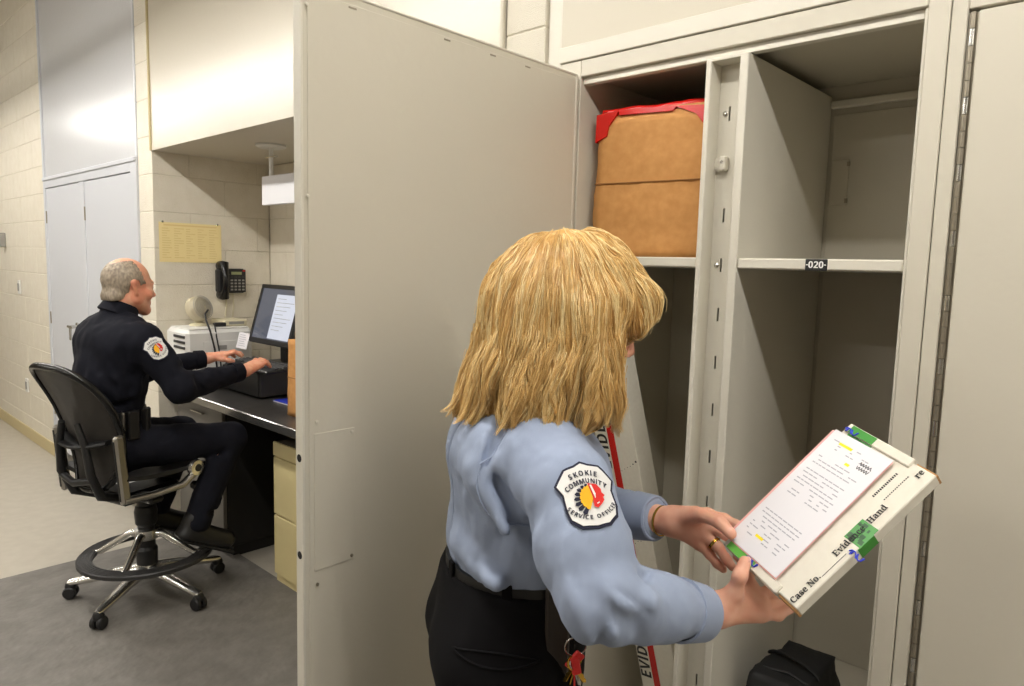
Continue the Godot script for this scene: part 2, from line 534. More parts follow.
	# plates on the block wall
	for p in [[-7.56, 1.69, 0.075, 0.12, "grey surface switch box on the block wall, topmost of the three"], [-7.1, 1.293, 0.07, 0.115, "ivory wall plate on the block wall at handle height"], [-7.0, 0.467, 0.07, 0.115, "lowest wall plate, near the baseboard behind the chair"]]:
		var o := thing("wall_plate", p[4], "wall plate", Vector3(p[0], p[1], 0.001))
		obj("plate", box_st(Vector3(-p[2] / 2, -p[3] / 2, 0), Vector3(p[2] / 2, p[3] / 2, 0.012 if p[1] < 1.5 else 0.045), 0.003), M.white_plastic if p[1] < 1.5 else M.grey_plastic, o)
		obj("toggle", box_st(Vector3(-0.016, -0.033, 0.012 if p[1] < 1.5 else 0.045), Vector3(0.016, 0.033, 0.018 if p[1] < 1.5 else 0.052), 0.003), M.grey_plastic, o)

# ---------------------------------------------------------------- lockers
func locker_bank() -> void:
	var P_: StandardMaterial3D = M.locker_paint
	var L := thing("evidence_locker", "open beige steel evidence locker with two compartments, numbered 020", "locker", Vector3(0, 0, 0))
	var st := new_st()
	bx(st, Vector3(-1.256, 0, -0.54), Vector3(-1.189, 2.122, 0.0), 0.002)
	obj("stile", st, P_, L)
	obj("stile", box_st(Vector3(-0.379, 0, -0.02), Vector3(-0.3415, 2.122, 0.0), 0.002), P_, L)
	obj("stile_return", box_st(Vector3(-0.385, 0.49, -0.03), Vector3(-0.3792, 2.08, -0.006), 0.001), M.locker_trim, L)
	obj("top_rail", box_st(Vector3(-1.1885, 2.08, -0.02), Vector3(-0.3795, 2.122, 0.0), 0.002), P_, L)
	obj("top_rail_return", box_st(Vector3(-1.1885, 2.062, -0.032), Vector3(-0.3865, 2.0795, -0.012), 0.001), M.locker_trim, L)
	obj("bottom_rail", box_st(Vector3(-1.1885, 0.0, -0.52), Vector3(-0.3795, 0.104, -0.002), 0.002), P_, L)
	obj("bottom_rail", box_st(Vector3(-0.8135, 0.1045, -0.52), Vector3(-0.3795, 0.47, -0.002), 0.002), P_, L)
	obj("side_panel", box_st(Vector3(-0.378, 0.47, -0.54), Vector3(-0.3425, 2.1, -0.021), 0.001), M.locker_inside, L)
	obj("back_panel", box_st(Vector3(-1.1885, 0.105, -0.54), Vector3(-0.3785, 2.11, -0.525), 0.001), M.locker_inside, L)
	obj("top_panel", box_st(Vector3(-1.1885, 2.088, -0.524), Vector3(-0.3785, 2.105, -0.021), 0.001), M.locker_inside, L)
	obj("bottom_panel", box_st(Vector3(-0.8135, 0.471, -0.524), Vector3(-0.3785, 0.492, -0.003), 0.001), M.locker_inside, L)
	obj("bottom_panel", box_st(Vector3(-1.1885, 0.105, -0.524), Vector3(-0.814, 0.12, -0.003), 0.001), M.locker_inside, L)
	obj("back_rail", box_st(Vector3(-0.724, 2.028, -0.5245), Vector3(-0.379, 2.048, -0.506), 0.003), M.locker_trim, L)
	# seam plates on the back panel and a bent access flap
	obj("back_sheet", box_st(Vector3(-0.716, 0.493, -0.5245), Vector3(-0.379, 2.012, -0.519), 0.001), M.locker_inside, L)
	obj("back_sheet", box_st(Vector3(-0.985, 0.493, -0.5245), Vector3(-0.8275, 2.05, -0.519), 0.001), M.locker_inside, L)
	var ft := obj("access_flap", box_st(Vector3(-0.712, 1.768, -0.5188), Vector3(-0.667, 1.8905, -0.5155), 0.001), M.locker_inside, L)
	for yy in [1.878, 1.78]:
		obj("flap_clip", box_st(Vector3(-0.672, yy - 0.006, -0.5155), Vector3(-0.664, yy + 0.006, -0.512), 0.0008), M.hinge_steel, ft)
	# the divider: two plates with a slotted channel between them
	obj("divider_plate", box_st(Vector3(-0.827, 0.1205, -0.52), Vector3(-0.814, 2.061, 0.0), 0.002), M.locker_trim, L)
	obj("divider_plate", box_st(Vector3(-0.745, 0.492, -0.52), Vector3(-0.725, 2.061, 0.0), 0.002), M.locker_trim, L)
	obj("divider_cap", box_st(Vector3(-0.826, 2.0545, -0.05), Vector3(-0.726, 2.0615, -0.001), 0.001), M.locker_trim, L)
	var ys := [1.945, 1.829, 1.712, 1.595, 1.478, 1.362, 1.246, 1.13, 1.014, 0.898, 0.782, 0.666, 0.55]
	# the channel's back plate is pierced by a slot at each of these heights
	var ch := new_st()
	bx(ch, Vector3(-0.8138, 0.492, -0.053), Vector3(-0.7895, 2.061, -0.05), 0.0)
	bx(ch, Vector3(-0.785, 0.492, -0.053), Vector3(-0.7452, 2.061, -0.05), 0.0)
	var top := 2.061
	for yy in ys:
		bx(ch, Vector3(-0.7895, yy + 0.016, -0.053), Vector3(-0.785, top, -0.05), 0.0)
		top = yy - 0.016
	bx(ch, Vector3(-0.7895, 0.492, -0.053), Vector3(-0.785, top, -0.05), 0.0)
	obj("divider_channel", ch, M.locker_trim, L)
	for i in ys.size():
		if i in [0, 3, 9]:
			var sc := new_st()
			lathe(sc, [Vector2(0.006, 0), Vector2(0.006, 0.003), Vector2(0.003, 0.005), Vector2(0.0005, 0.0055)], Transform3D(Basis(Vector3.RIGHT, PI / 2), Vector3(-0.797, ys[i], -0.05)), 12)
			obj("screw", sc, M.bright_steel, L)
	for lt in [[1.829, -0.8]]:
		var la := new_st()
		lathe(la, [Vector2(0.016, 0), Vector2(0.016, 0.008), Vector2(0.009, 0.011), Vector2(0.0005, 0.011)], Transform3D(Basis(Vector3.RIGHT, PI / 2), Vector3(-0.802, lt[0], -0.05)), 16)
		bx(la, Vector3(-0.798, lt[0] - 0.016, -0.05), Vector3(-0.782, lt[0] + 0.018, -0.03), 0.003)
		obj("latch", la, M.locker_trim, L)
		var bl := new_st()
		lathe(bl, [Vector2(0.004, 0), Vector2(0.004, 0.002), Vector2(0.0003, 0.002)], Transform3D(Basis(Vector3.RIGHT, PI / 2), Vector3(-0.79, lt[0] + 0.004, -0.031)), 10)
		obj("screw", bl, M.bright_steel, L)
	for s in [[-1.1885, -0.8275], [-0.7245, -0.3855]]:
		var sh := obj("shelf", box_st(Vector3(s[0], 1.588, -0.518), Vector3(s[1], 1.612, -0.004), 0.003), M.locker_trim, L)
	var plate := obj("number_plate", box_st(Vector3(-0.5715, 1.5875, -0.0045), Vector3(-0.5265, 1.6115, -0.0015), 0.001), M.black_plastic, L, "black number plate reading 020")
	var nt := new_st()
	letters(nt, "020", 0.0195, func(v): return Vector3(-0.549, 1.5995, -0.0012) + v)
	for s in [-1, 1]:
		bx(nt, Vector3(-0.549 + s * 0.0185 - 0.002, 1.5985, -0.0015), Vector3(-0.549 + s * 0.0185 + 0.002, 1.6005, -0.0009), 0.0)
	obj("lettering", nt, M.white_ink, plate)
	# the wide door, swung open square to the wall
	var d := obj("door", box_st(Vector3(-1.212, 0.45, 0.006), Vector3(-1.1905, 2.081, 0.818), 0.002), P_, L, "wide beige steel door swung open")
	for e in [[0.8145, 0.8205], [0.012, 0.018]]:
		obj("edge_flange", box_st(Vector3(-1.2135, 0.45, e[0]), Vector3(-1.1885, 2.081, e[1]), 0.0015), M.locker_trim, d)
	obj("edge_flange", box_st(Vector3(-1.2135, 2.0785, 0.012), Vector3(-1.1885, 2.0845, 0.8205), 0.0015), M.locker_trim, d)
	obj("inner_skin", box_st(Vector3(-1.1908, 0.46, 0.03), Vector3(-1.1885, 2.066, 0.806), 0.001), P_, d)
	obj("cover_plate", box_st(Vector3(-1.189, 0.968, 0.703), Vector3(-1.1868, 1.246, 0.796), 0.0008), P_, d)
	for p in [[1.238, 0.71], [0.977, 0.71], [1.27, 0.79], [0.94, 0.79], [1.7, 0.808], [2.04, 0.808]]:
		var sc := new_st()
		lathe(sc, [Vector2(0.0035, 0), Vector2(0.0035, 0.002), Vector2(0.0004, 0.0028)], Transform3D(Basis(Vector3.FORWARD, PI / 2), Vector3(-1.1872, p[0], p[1])), 10)
		obj("screw", sc, M.hinge_steel if p[0] < 1.0 else M.locker_trim, d)
	for z in [0.32, 0.46, 0.7, 0.2]:
		obj("rivet_mark", box_st(Vector3(-1.1886, 2.058, z), Vector3(-1.1876, 2.0615, z + 0.018), 0.0003), M.hinge_steel, d)
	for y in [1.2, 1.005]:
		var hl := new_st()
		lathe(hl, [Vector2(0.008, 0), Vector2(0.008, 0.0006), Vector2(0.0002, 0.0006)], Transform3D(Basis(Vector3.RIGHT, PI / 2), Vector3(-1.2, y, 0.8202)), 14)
		obj("catch_hole_shade", hl, M.dark_hole, d)  # black disc paints the dark inside a hole, nothing is recessed
	# fascia above both lockers
	var fa := thing("locker_fascia", "long beige fascia board along the top of the lockers", "fascia", Vector3(0, 0, 0))
	obj("board", box_st(Vector3(-1.262, 2.124, -0.1), Vector3(6.98, 2.1645, 0.004), 0.002), M.locker_trim, fa)
	# the next locker, shut, on a long piano hinge
	var B := thing("closed_locker", "closed beige steel locker at the right edge with a piano hinge", "locker", Vector3(0, 0, 0))
	obj("stile", box_st(Vector3(-0.3395, 0, -0.54), Vector3(-0.3135, 2.122, 0.0), 0.002), P_, B)
	obj("top_rail", box_st(Vector3(-0.313, 2.06, -0.5), Vector3(0.62, 2.122, 0.0), 0.002), P_, B)
	obj("bottom_rail", box_st(Vector3(-0.313, 0, -0.5), Vector3(0.62, 0.44, 0.0), 0.002), P_, B)
	obj("stile", box_st(Vector3(0.58, 0.44, -0.5), Vector3(0.62, 2.06, 0.0), 0.002), P_, B)
	obj("carcass", box_st(Vector3(-0.313, 0.44, -0.54), Vector3(0.58, 2.06, -0.03), 0.0), M.locker_inside, B)
	var bd := obj("door", box_st(Vector3(-0.2965, 0.445, -0.025), Vector3(0.577, 2.0545, 0.002), 0.002), P_, B)
	var hg := obj("hinge", box_st(Vector3(-0.3128, 0.445, -0.01), Vector3(-0.2975, 2.054, -0.006), 0.0), M.hinge_steel, B)
	var kn := new_st()
	tube(kn, [Vector3(0, -0.0142, 0), Vector3(0, 0.0142, 0)], 0.0046, 10)
	var kmesh := kn.commit()
	var y := 0.46
	var i := 0
	while y < 2.05:
		var k := obj("knuckle", kmesh, M.hinge_steel if i % 4 else M.bright_steel, hg)
		k.position = Vector3(-0.305, y, -0.002)
		y += 0.0298
		i += 1
	var B2 := thing("far_locker", "plain closed beige locker beyond the hinged one, out to the right", "locker", Vector3(0, 0, 0))
	obj("body", box_st(Vector3(0.624, 0, -0.54), Vector3(6.98, 2.122, 0.0), 0.002), P_, B2)

func crumple(st: SurfaceTool, lo: Vector3, hi: Vector3, n: Vector3i, amount: float, seed_: int, taper := 0.0) -> void:
	# a soft-sided box whose faces are a grid pushed about by noise
	var f := FastNoiseLite.new()
	f.seed = seed_
	f.frequency = 9.0
	f.fractal_octaves = 3
	var c := (lo + hi) / 2
	var h := (hi - lo) / 2
	var put := func(p: Vector3) -> Vector3:
		var q := c + h * p
		var t := (p.y + 1) / 2
		q.x = c.x + (q.x - c.x) * (1.0 - taper * t)
		q.z = c.z + (q.z - c.z) * (1.0 - taper * t)
		var w := f.get_noise_3d(q.x, q.y, q.z)
		return q + (p / maxf(0.5, p.length())) * w * amount * Vector3(1, 0.3, 1)
	for i in 3:
		var j := (i + 1) % 3
		var k := (i + 2) % 3
		for s in [-1.0, 1.0]:
			for a in n[j]:
				for b in n[k]:
					var v := []
					for o in [[0, 0], [1, 0], [1, 1], [0, 1]]:
						var p := Vector3.ZERO
						p[i] = s
						p[j] = -1.0 + 2.0 * (a + o[0]) / n[j]
						p[k] = -1.0 + 2.0 * (b + o[1]) / n[k]
						v.append(put.call(p))
					var nn := Vector3.ZERO
					nn[i] = s
					for tr in [[0, 1, 2], [0, 2, 3]]:
						var m: Vector3 = (v[tr[1]] - v[tr[0]]).cross(v[tr[2]] - v[tr[0]])
						if m.dot(nn) > 0:
							st.add_vertex(v[tr[0]]); st.add_vertex(v[tr[2]]); st.add_vertex(v[tr[1]])
						else:
							st.add_vertex(v[tr[0]]); st.add_vertex(v[tr[1]]); st.add_vertex(v[tr[2]])

func soft(st: SurfaceTool) -> SurfaceTool:
	st.index()
	st.generate_normals()
	return st

func locker_contents() -> void:
	# the big kraft bag on the left shelf, its folded mouth sealed with red tape
	var b := thing("evidence_bag", "large brown kraft paper bag sealed with red tape on the locker shelf", "paper bag", Vector3(-1.009, 1.6135, -0.15), deg_to_rad(7))
	var st := new_st()
	st.set_smooth_group(0)
	crumple(st, Vector3(-0.167, 0, -0.085), Vector3(0.167, 0.365, 0.085), Vector3i(16, 16, 12), 0.008, 4, 0.03)
	obj("body", soft(st), M.kraft_paper, b)
	obj("fold_line", box_st(Vector3(-0.166, 0.19, 0.0825), Vector3(0.166, 0.1935, 0.0865), 0.0008), M.kraft_edge, b)
	# folded-over top: flap slopes up to a ridge
	st = new_st()
	crumple(st, Vector3(-0.16, 0.355, 0.01), Vector3(0.16, 0.378, 0.078), Vector3i(18, 3, 6), 0.006, 8, 0.04)
	obj("folded_mouth", soft(st), M.kraft_paper, b)
	var tp := new_st()
	crumple(tp, Vector3(-0.163, 0.358, 0.015), Vector3(0.162, 0.388, 0.07), Vector3i(26, 4, 6), 0.012, 20, 0.03)
	obj("red_tape", soft(tp), M.red_tape, b)
	for t in [[Vector2(-0.166, 0.372), Vector2(-0.168, 0.3), Vector2(-0.135, 0.315), Vector2(-0.13, 0.34), Vector2(-0.1, 0.378)], [Vector2(0.162, 0.366), Vector2(0.166, 0.318), Vector2(0.13, 0.325), Vector2(0.11, 0.35), Vector2(0.05, 0.374)], [Vector2(-0.1, 0.378), Vector2(-0.1, 0.366), Vector2(0.05, 0.362), Vector2(0.06, 0.374)]]:
		tp = new_st()
		prism(tp, PackedVector2Array(t), 0.06, 0.0885)
		obj("red_tape", tp, M.red_tape, b)
	# the long white carton leaning in the left compartment
	var up := Vector3(-0.13, 0.973, 0.19).normalized()
	var nn := Vector3(0, -0.19, 0.97)
	nn = (nn - up * nn.dot(up)).normalized()
	var side := up.cross(nn)
	var c := thing("long_carton", "long white carton with red-edged evidence tape leaning in the locker", "box")
	c.transform = Transform3D(Basis(side, up, nn), Vector3(-0.897, 0.14, -0.2765) - side * 0.13)
	obj("carton", box_st(Vector3(0, 0, -0.07), Vector3(0.13, 1.24, 0.0), 0.002), M.white_card, c)
	obj("tape_red", box_st(Vector3(0.043, 0.0, -0.0005), Vector3(0.065, 1.239, 0.0008), 0.0), M.red_tape, c)
	obj("tape_white", box_st(Vector3(0.0003, 0.0, -0.0005), Vector3(0.043, 1.239, 0.0006), 0.0), M.white_card, c)
	var tx := new_st()
	for yy in [0.365, 0.7, 1.03]:
		letters(tx, "EVlDENCE", 0.05, func(v): return Vector3(0.0215 - v.y, yy + v.x, 0.001 + v.z))
	obj("lettering", tx, M.black_ink, c)
	var dots := new_st()
	var r := RandomNumberGenerator.new()
	r.seed = 5
	for yy in [0.37, 0.51, 0.69, 0.91, 1.07]:
		for k in 6:
			var rad := 0.0012 + 0.0022 * r.randf() * float(k > 3)
			lathe(dots, [Vector2(rad, 0), Vector2(rad, 0.0006), Vector2(0.0001, 0.0006)], Transform3D(Basis(Vector3.RIGHT, PI / 2), Vector3(0.07 + k * 0.0105, yy + k * 0.006 + r.randf() * 0.004, 0.0)), 8)
	obj("pin_holes", dots, M.dark_hole, c)
	# soft black bag at the foot of the right compartment
	var k := thing("black_bag", "soft black bag lying at the bottom of locker 020", "bag", Vector3(-0.6, 0.493, -0.2))
	st = new_st()
	crumple(st, Vector3(-0.085, 0, -0.16), Vector3(0.07, 0.105, 0.12), Vector3i(12, 8, 12), 0.018, 41, 0.2)
	obj("body", soft(st), M.nylon_black, k)
	var hd := new_st()
	var hp := []
	for q in 13:
		var a := PI * q / 12
		hp.append(Vector3(-0.01 + 0.07 * cos(a), 0.098 + 0.02 * sin(a), -0.02 + 0.02 * cos(a)))
	tube(hd, hp, 0.008, 8, 0.5)
	obj("handle", hd, M.nylon_black, k)
	var zp := new_st()
	tube(zp, [Vector3(-0.06, 0.104, 0.05), Vector3(0, 0.109, 0.04), Vector3(0.05, 0.104, 0.05)], 0.004, 6)
	obj("zip", zp, M.black_plastic, k)

# ---------------------------------------------------------------- the desk alcove
func office() -> void:
	# steel desk built into the alcove
	var d := thing("desk", "long grey steel desk built into the alcove", "desk", Vector3(0, 0, 0))
	obj("desktop", box_st(Vector3(-4.12, 0.815, -0.66), Vector3(-1.5, 0.85, -0.04), 0.002), M.desk_steel, d)
	obj("front_edge", box_st(Vector3(-4.12, 0.81, -0.0395), Vector3(-1.5, 0.852, -0.03), 0.004), M.desk_edge, d)
	obj("pedestal", box_st(Vector3(-4.08, 0.06, -0.62), Vector3(-3.51, 0.814, -0.1), 0.003), M.desk_shade_black, d)  # sides darker than the grey drawers, shade painted in
	for q in [[0.645, 0.805], [0.44, 0.635], [0.075, 0.43]]:
		var dr := obj("drawer", box_st(Vector3(-4.075, q[0], -0.0995), Vector3(-3.515, q[1], -0.08), 0.004), M.desk_grey, d)
		var h := new_st()
		bx(h, Vector3(-3.87, (q[0] + q[1]) / 2 + 0.02, -0.0795), Vector3(-3.72, (q[0] + q[1]) / 2 + 0.03, -0.062), 0.003)
		obj("handle", h, M.bright_steel, dr)
	obj("modesty_panel", box_st(Vector3(-3.51, 0.1, -0.66), Vector3(-1.5, 0.814, -0.64), 0.002), M.desk_shade_black, d)
	obj("plinth", box_st(Vector3(-4.07, 0.0, -0.6), Vector3(-3.52, 0.059, -0.13), 0.002), M.desk_shade_black, d)
	obj("end_panel", box_st(Vector3(-1.54, 0.0, -0.62), Vector3(-1.51, 0.814, -0.08), 0.002), M.desk_shade_black, d)
	# beige file cabinet under the desk
	var f := thing("file_cabinet", "low beige two-drawer file cabinet under the desk beside the locker door", "file cabinet", Vector3(-2.87, 0, -0.14))
	obj("body", box_st(Vector3(-0.23, 0.0, -0.46), Vector3(0.23, 0.695, -0.012), 0.003), M.file_beige, f)
	obj("top", box_st(Vector3(-0.228, 0.696, -0.458), Vector3(0.228, 0.706, -0.02), 0.002), M.file_top, f)
	for q in [[0.05, 0.345], [0.352, 0.635]]:
		var dr := obj("drawer", box_st(Vector3(-0.226, q[0], -0.0115), Vector3(0.226, q[1], 0.002), 0.003), M.file_beige, f)
		obj("pull", box_st(Vector3(0.03, q[1] - 0.07, 0.0022), Vector3(0.14, q[1] - 0.045, 0.02), 0.004), M.bright_steel, dr)
	obj("rim", box_st(Vector3(-0.23, 0.64, -0.0115), Vector3(0.23, 0.7085, 0.002), 0.003), M.file_beige, f)
	# flat computer with a keyboard on it
	var pc := thing("computer", "flat black desktop computer case lying on the desk", "computer", Vector3(-3.63, 0.851, -0.24))
	obj("case", box_st(Vector3(-0.21, 0.008, -0.36), Vector3(0.21, 0.145, 0.0), 0.006), M.charcoal_plastic, pc)
	obj("front_panel", box_st(Vector3(-0.205, 0.012, 0.0005), Vector3(0.205, 0.141, 0.008), 0.004), M.black_plastic, pc)
	obj("drive_slot", box_st(Vector3(-0.12, 0.1, 0.0082), Vector3(0.05, 0.103, 0.009), 0.0), M.grey_plastic, pc)
	for s in [[-0.18, -0.03], [0.18, -0.03], [-0.18, -0.33], [0.18, -0.33]]:
		obj("foot", box_st(Vector3(s[0] - 0.015, 0, s[1] - 0.015), Vector3(s[0] + 0.015, 0.008, s[1] + 0.015), 0.002), M.black_rubber, pc)
	var kb := thing("keyboard", "black computer keyboard under the officer's hands", "keyboard", Vector3(-3.52, 1.006, -0.3))
	kb.rotation.x = deg_to_rad(4)
	obj("tray", box_st(Vector3(-0.23, 0, -0.09), Vector3(0.23, 0.018, 0.09), 0.005), M.black_plastic, kb)
	var km := box_st(Vector3(-0.0078, 0, -0.0078), Vector3(0.0078, 0.008, 0.0078), 0.002).commit()
	for rr in 5:
		for cc in 22:
			if rr == 4 and cc in [4, 5, 6, 7, 8, 9]:
				continue
			var k := obj("key", km, M.grey_key, kb)
			k.position = Vector3(-0.215 + cc * 0.0205, 0.0178, -0.065 + rr * 0.0205 + (0.012 if rr else 0.0))
	obj("space_key", box_st(Vector3(-0.13, 0.0178, 0.0212), Vector3(-0.032, 0.0255, 0.0365), 0.002), M.grey_key, kb)
	# monitor
	var mo := thing("monitor", "black flat-screen monitor tilted back on the desk, facing the seated officer", "monitor", Vector3(-3.6, 0.997, -0.44))
	var head := Transform3D(Basis(Vector3.RIGHT, deg_to_rad(-16)), Vector3(0, 0.28, 0.01))
	obj("bezel", box_st(Vector3(-0.225, -0.17, -0.03), Vector3(0.225, 0.17, 0.0), 0.006, head), M.black_plastic, mo)
	obj("bezel_rim", box_st(Vector3(-0.223, -0.168, 0.0), Vector3(0.223, -0.142, 0.006), 0.002, head), M.black_plastic, mo)
	obj("bezel_rim", box_st(Vector3(-0.223, 0.146, 0.0), Vector3(0.223, 0.168, 0.006), 0.002, head), M.black_plastic, mo)
	for s in [-1, 1]:
		obj("bezel_rim", box_st(Vector3(s * 0.212 - 0.011, -0.1415, 0.0), Vector3(s * 0.212 + 0.011, 0.1455, 0.006), 0.002, head), M.black_plastic, mo)
	var sc := new_st()
	bx(sc, Vector3(-0.2, -0.141, 0.0), Vector3(0.2, 0.145, 0.002), 0.0, head)
	var so := obj("screen", sc, M.lit_screen, mo, "dim grey screen with a painted pale gleam")
	obj("screen_gleam", box_st(Vector3(-0.03, -0.135, 0.0021), Vector3(0.195, 0.115, 0.0026), 0.0, head), M.painted_gleam, so)  # glowing panel stands in for a reflection on the glass
	var wn := new_st()
	for r in 9:
		bx(wn, Vector3(-0.01, 0.09 - r * 0.022, 0.0027), Vector3(0.08 + 0.03 * (r * 7 % 4), 0.0925 - r * 0.022, 0.0029), 0.0, head)
	obj("screen_text", wn, M.grey_plastic, so)
	var nk := new_st()
	bx(nk, Vector3(-0.04, 0.01, -0.06), Vector3(0.04, 0.26, -0.035), 0.006)
	obj("stand_neck", nk, M.black_plastic, mo)
	obj("stand_foot", box_st(Vector3(-0.11, 0.0, -0.1), Vector3(0.11, 0.015, 0.03), 0.006), M.black_plastic, mo)
	var note := thing("paper_note", "small white paper note with printing stuck under the monitor", "note", Vector3(-3.765, 1.125, -0.32))
	note.rotation = Vector3(deg_to_rad(-14), deg_to_rad(18), deg_to_rad(-4))
	obj("sheet", box_st(Vector3(-0.04, -0.045, -0.0006), Vector3(0.04, 0.045, 0.0006), 0.0), M.paper, note)
	var nl := new_st()
	for r in 6:
		bx(nl, Vector3(-0.03, 0.03 - r * 0.012, 0.0006), Vector3(0.012 + 0.006 * (r % 3), 0.033 - r * 0.012, 0.0009), 0.0)
	obj("print", nl, M.print_grey, note)
	# white printer along the left wall
	var p := thing("printer", "boxy white laser printer on the left end of the desk", "printer", Vector3(-3.99, 0.852, -0.235))
	obj("body", box_st(Vector3(-0.14, 0.012, -0.19), Vector3(0.14, 0.335, 0.19), 0.02), M.white_plastic, p)
	obj("lid", box_st(Vector3(-0.125, 0.335, -0.17), Vector3(0.125, 0.342, 0.17), 0.004), M.white_plastic, p)
	obj("side_door", box_st(Vector3(0.14, 0.05, -0.15), Vector3(0.145, 0.27, 0.1), 0.004), M.white_plastic, p)
	obj("badge", box_st(Vector3(0.1452, 0.22, -0.03), Vector3(0.1458, 0.245, 0.02), 0.0), M.grey_plastic, p)
	obj("front_panel", box_st(Vector3(-0.12, 0.05, 0.19), Vector3(0.12, 0.2, 0.196), 0.004), M.white_plastic, p)
	for q in 3:
		obj("vent", box_st(Vector3(-0.02, 0.23 + q * 0.03, 0.1905), Vector3(0.125, 0.245 + q * 0.03, 0.196), 0.002), M.charcoal_plastic, p)
	for s in [[-0.1, -0.15], [0.1, -0.15], [-0.1, 0.15], [0.1, 0.15]]:
		obj("foot", box_st(Vector3(s[0] - 0.02, 0, s[1] - 0.02), Vector3(s[0] + 0.02, 0.013, s[1] + 0.02), 0.002), M.black_rubber, p)
	# little fan on the printer, its dome turned to the wall
	var fn := thing("desk_fan", "small beige round fan standing on the white printer", "fan", Vector3(-4.03, 1.195, -0.19))
	var dome := new_st()
	var tf := Transform3D(Basis(Vector3(0.35, 0, 0.94).normalized(), deg_to_rad(-70)), Vector3(0, 0.095, 0))
	lathe(dome, [Vector2(0.001, 0.05), Vector2(0.03, 0.048), Vector2(0.055, 0.036), Vector2(0.072, 0.012), Vector2(0.075, -0.02), Vector2(0.06, -0.03), Vector2(0.001, -0.03)], tf, 24)
	obj("housing", dome, M.fan_beige, fn)
	var gr := new_st()
	for q in 7:
		var rr := 0.012 + q * 0.009
		var pts := []
		for a in 25:
			pts.append(tf * Vector3(rr * cos(TAU * a / 24), 0.052 - rr * rr * 3.4, rr * sin(TAU * a / 24)))
		tube(gr, pts, 0.0016, 6)
	obj("grille", gr, M.grey_plastic, fn)
	var bs := new_st()
	lathe(bs, [Vector2(0.001, 0.0), Vector2(0.05, 0.0), Vector2(0.05, 0.01), Vector2(0.015, 0.02), Vector2(0.012, 0.03), Vector2(0.001, 0.03)])
	obj("base", bs, M.ivory_plastic, fn)
	# a splitter box with cables on the printer
	var rt := thing("network_box", "flat pale plastic box lying on the far end of the printer", "router", Vector3(-4.0, 1.1955, -0.36))
	obj("case", box_st(Vector3(-0.09, 0, -0.06), Vector3(0.09, 0.035, 0.075), 0.006), M.ivory_plastic, rt)
	obj("label_strip", box_st(Vector3(0.09, 0.01, -0.04), Vector3(0.0905, 0.025, 0.05), 0.0), M.grey_plastic, rt)
	var plug := thing("black_plug", "black plug lying between the fan and the network box", "plug", Vector3(-3.92, 1.196, -0.26))
	obj("plug_body", box_st(Vector3(-0.012, 0.0, -0.035), Vector3(0.012, 0.022, 0.03), 0.004), M.black_plastic, plug)
	var co := new_st()
	tube(co, [Vector3(0, 0.011, 0.028), Vector3(0.02, 0.02, 0.045), Vector3(0.05, 0.01, 0.05), Vector3(0.078, -0.06, 0.052), Vector3(0.085, -0.15, 0.04), Vector3(0.085, -0.28, 0.03)], 0.004, 8)
	obj("plug_cord", co, M.black_plastic, plug)
	co = new_st()
	tube(co, [Vector3(-3.93, 1.29, -0.2), Vector3(-3.9, 1.27, -0.17), Vector3(-3.865, 1.24, -0.16), Vector3(-3.838, 1.18, -0.17), Vector3(-3.83, 1.08, -0.19), Vector3(-3.825, 0.95, -0.2), Vector3(-3.825, 0.858, -0.2)], 0.005, 8)
	tag(obj("fan_cord", co, M.black_plastic), "black cord hanging from the fan down the side of the printer", "cord")
	for q in 2:
		co = new_st()
		var z := -0.395 - q * 0.045
		tube(co, [Vector3(-4.132, 1.37, z), Vector3(-4.13, 1.3, z - 0.004), Vector3(-4.126, 1.235, z + 0.006), Vector3(-4.115, 1.2, z + 0.03)], 0.004, 8)
		tag(obj("phone_cord", co, M.ivory_plastic), "pale cord running down the wall from the phone, %s of the two" % ["nearer", "farther"][q], "cord", "phone cords")
	co = new_st()
	var cr := RandomNumberGenerator.new()
	cr.seed = 3
	for q in 6:
		var pts := []
		var o := Vector3(-3.5 + 0.05 * q, 1.02, -0.5)
		for s in 8:
			pts.append(o + Vector3(cr.randf_range(-0.05, 0.05), 0.01 * s + cr.randf_range(0, 0.02), cr.randf_range(-0.04, 0.05)))
		var smooth := []
		var cv := Curve3D.new()
		for s in 8:
			var tn: Vector3 = (pts[mini(s + 1, 7)] - pts[maxi(s - 1, 0)]) / 6.0
			cv.add_point(pts[s], -tn, tn)
		for s in 33:
			smooth.append(cv.sample_baked(cv.get_baked_length() * s / 32.0, true))
		var one := new_st()
		tube(one, smooth, 0.003, 6)
		tag(obj("cable", one, [M.black_plastic, M.ivory_plastic, M.grey_plastic][q % 3]), ["black", "ivory", "grey"][q % 3] + " cable in the tangle under the monitor, " + ("nearer the printer" if q < 3 else "nearer the paper bag"), "cable", "cables tangled behind the computer, " + ["black", "ivory", "grey"][q % 3])
	# phone on the wall
	var ph := thing("wall_phone", "black desk phone with keypad hung on the alcove wall", "phone", Vector3(-4.144, 1.45, -0.42), PI / 2)
	obj("base", box_st(Vector3(-0.085, -0.075, 0), Vector3(0.085, 0.07, 0.05), 0.012), M.black_plastic, ph)
	var face := obj("keypad_face", box_st(Vector3(-0.02, -0.07, 0.05), Vector3(0.082, 0.066, 0.056), 0.003), M.black_plastic, ph)
	obj("display", box_st(Vector3(-0.008, 0.035, 0.0555), Vector3(0.056, 0.052, 0.0575), 0.001), M.green_lcd, face)
	obj("red_light", box_st(Vector3(0.062, 0.054, 0.0555), Vector3(0.078, 0.062, 0.0585), 0.001), M.red_dye, face)
	var kk := box_st(Vector3(-0.0075, -0.005, 0), Vector3(0.0075, 0.005, 0.003), 0.001).commit()
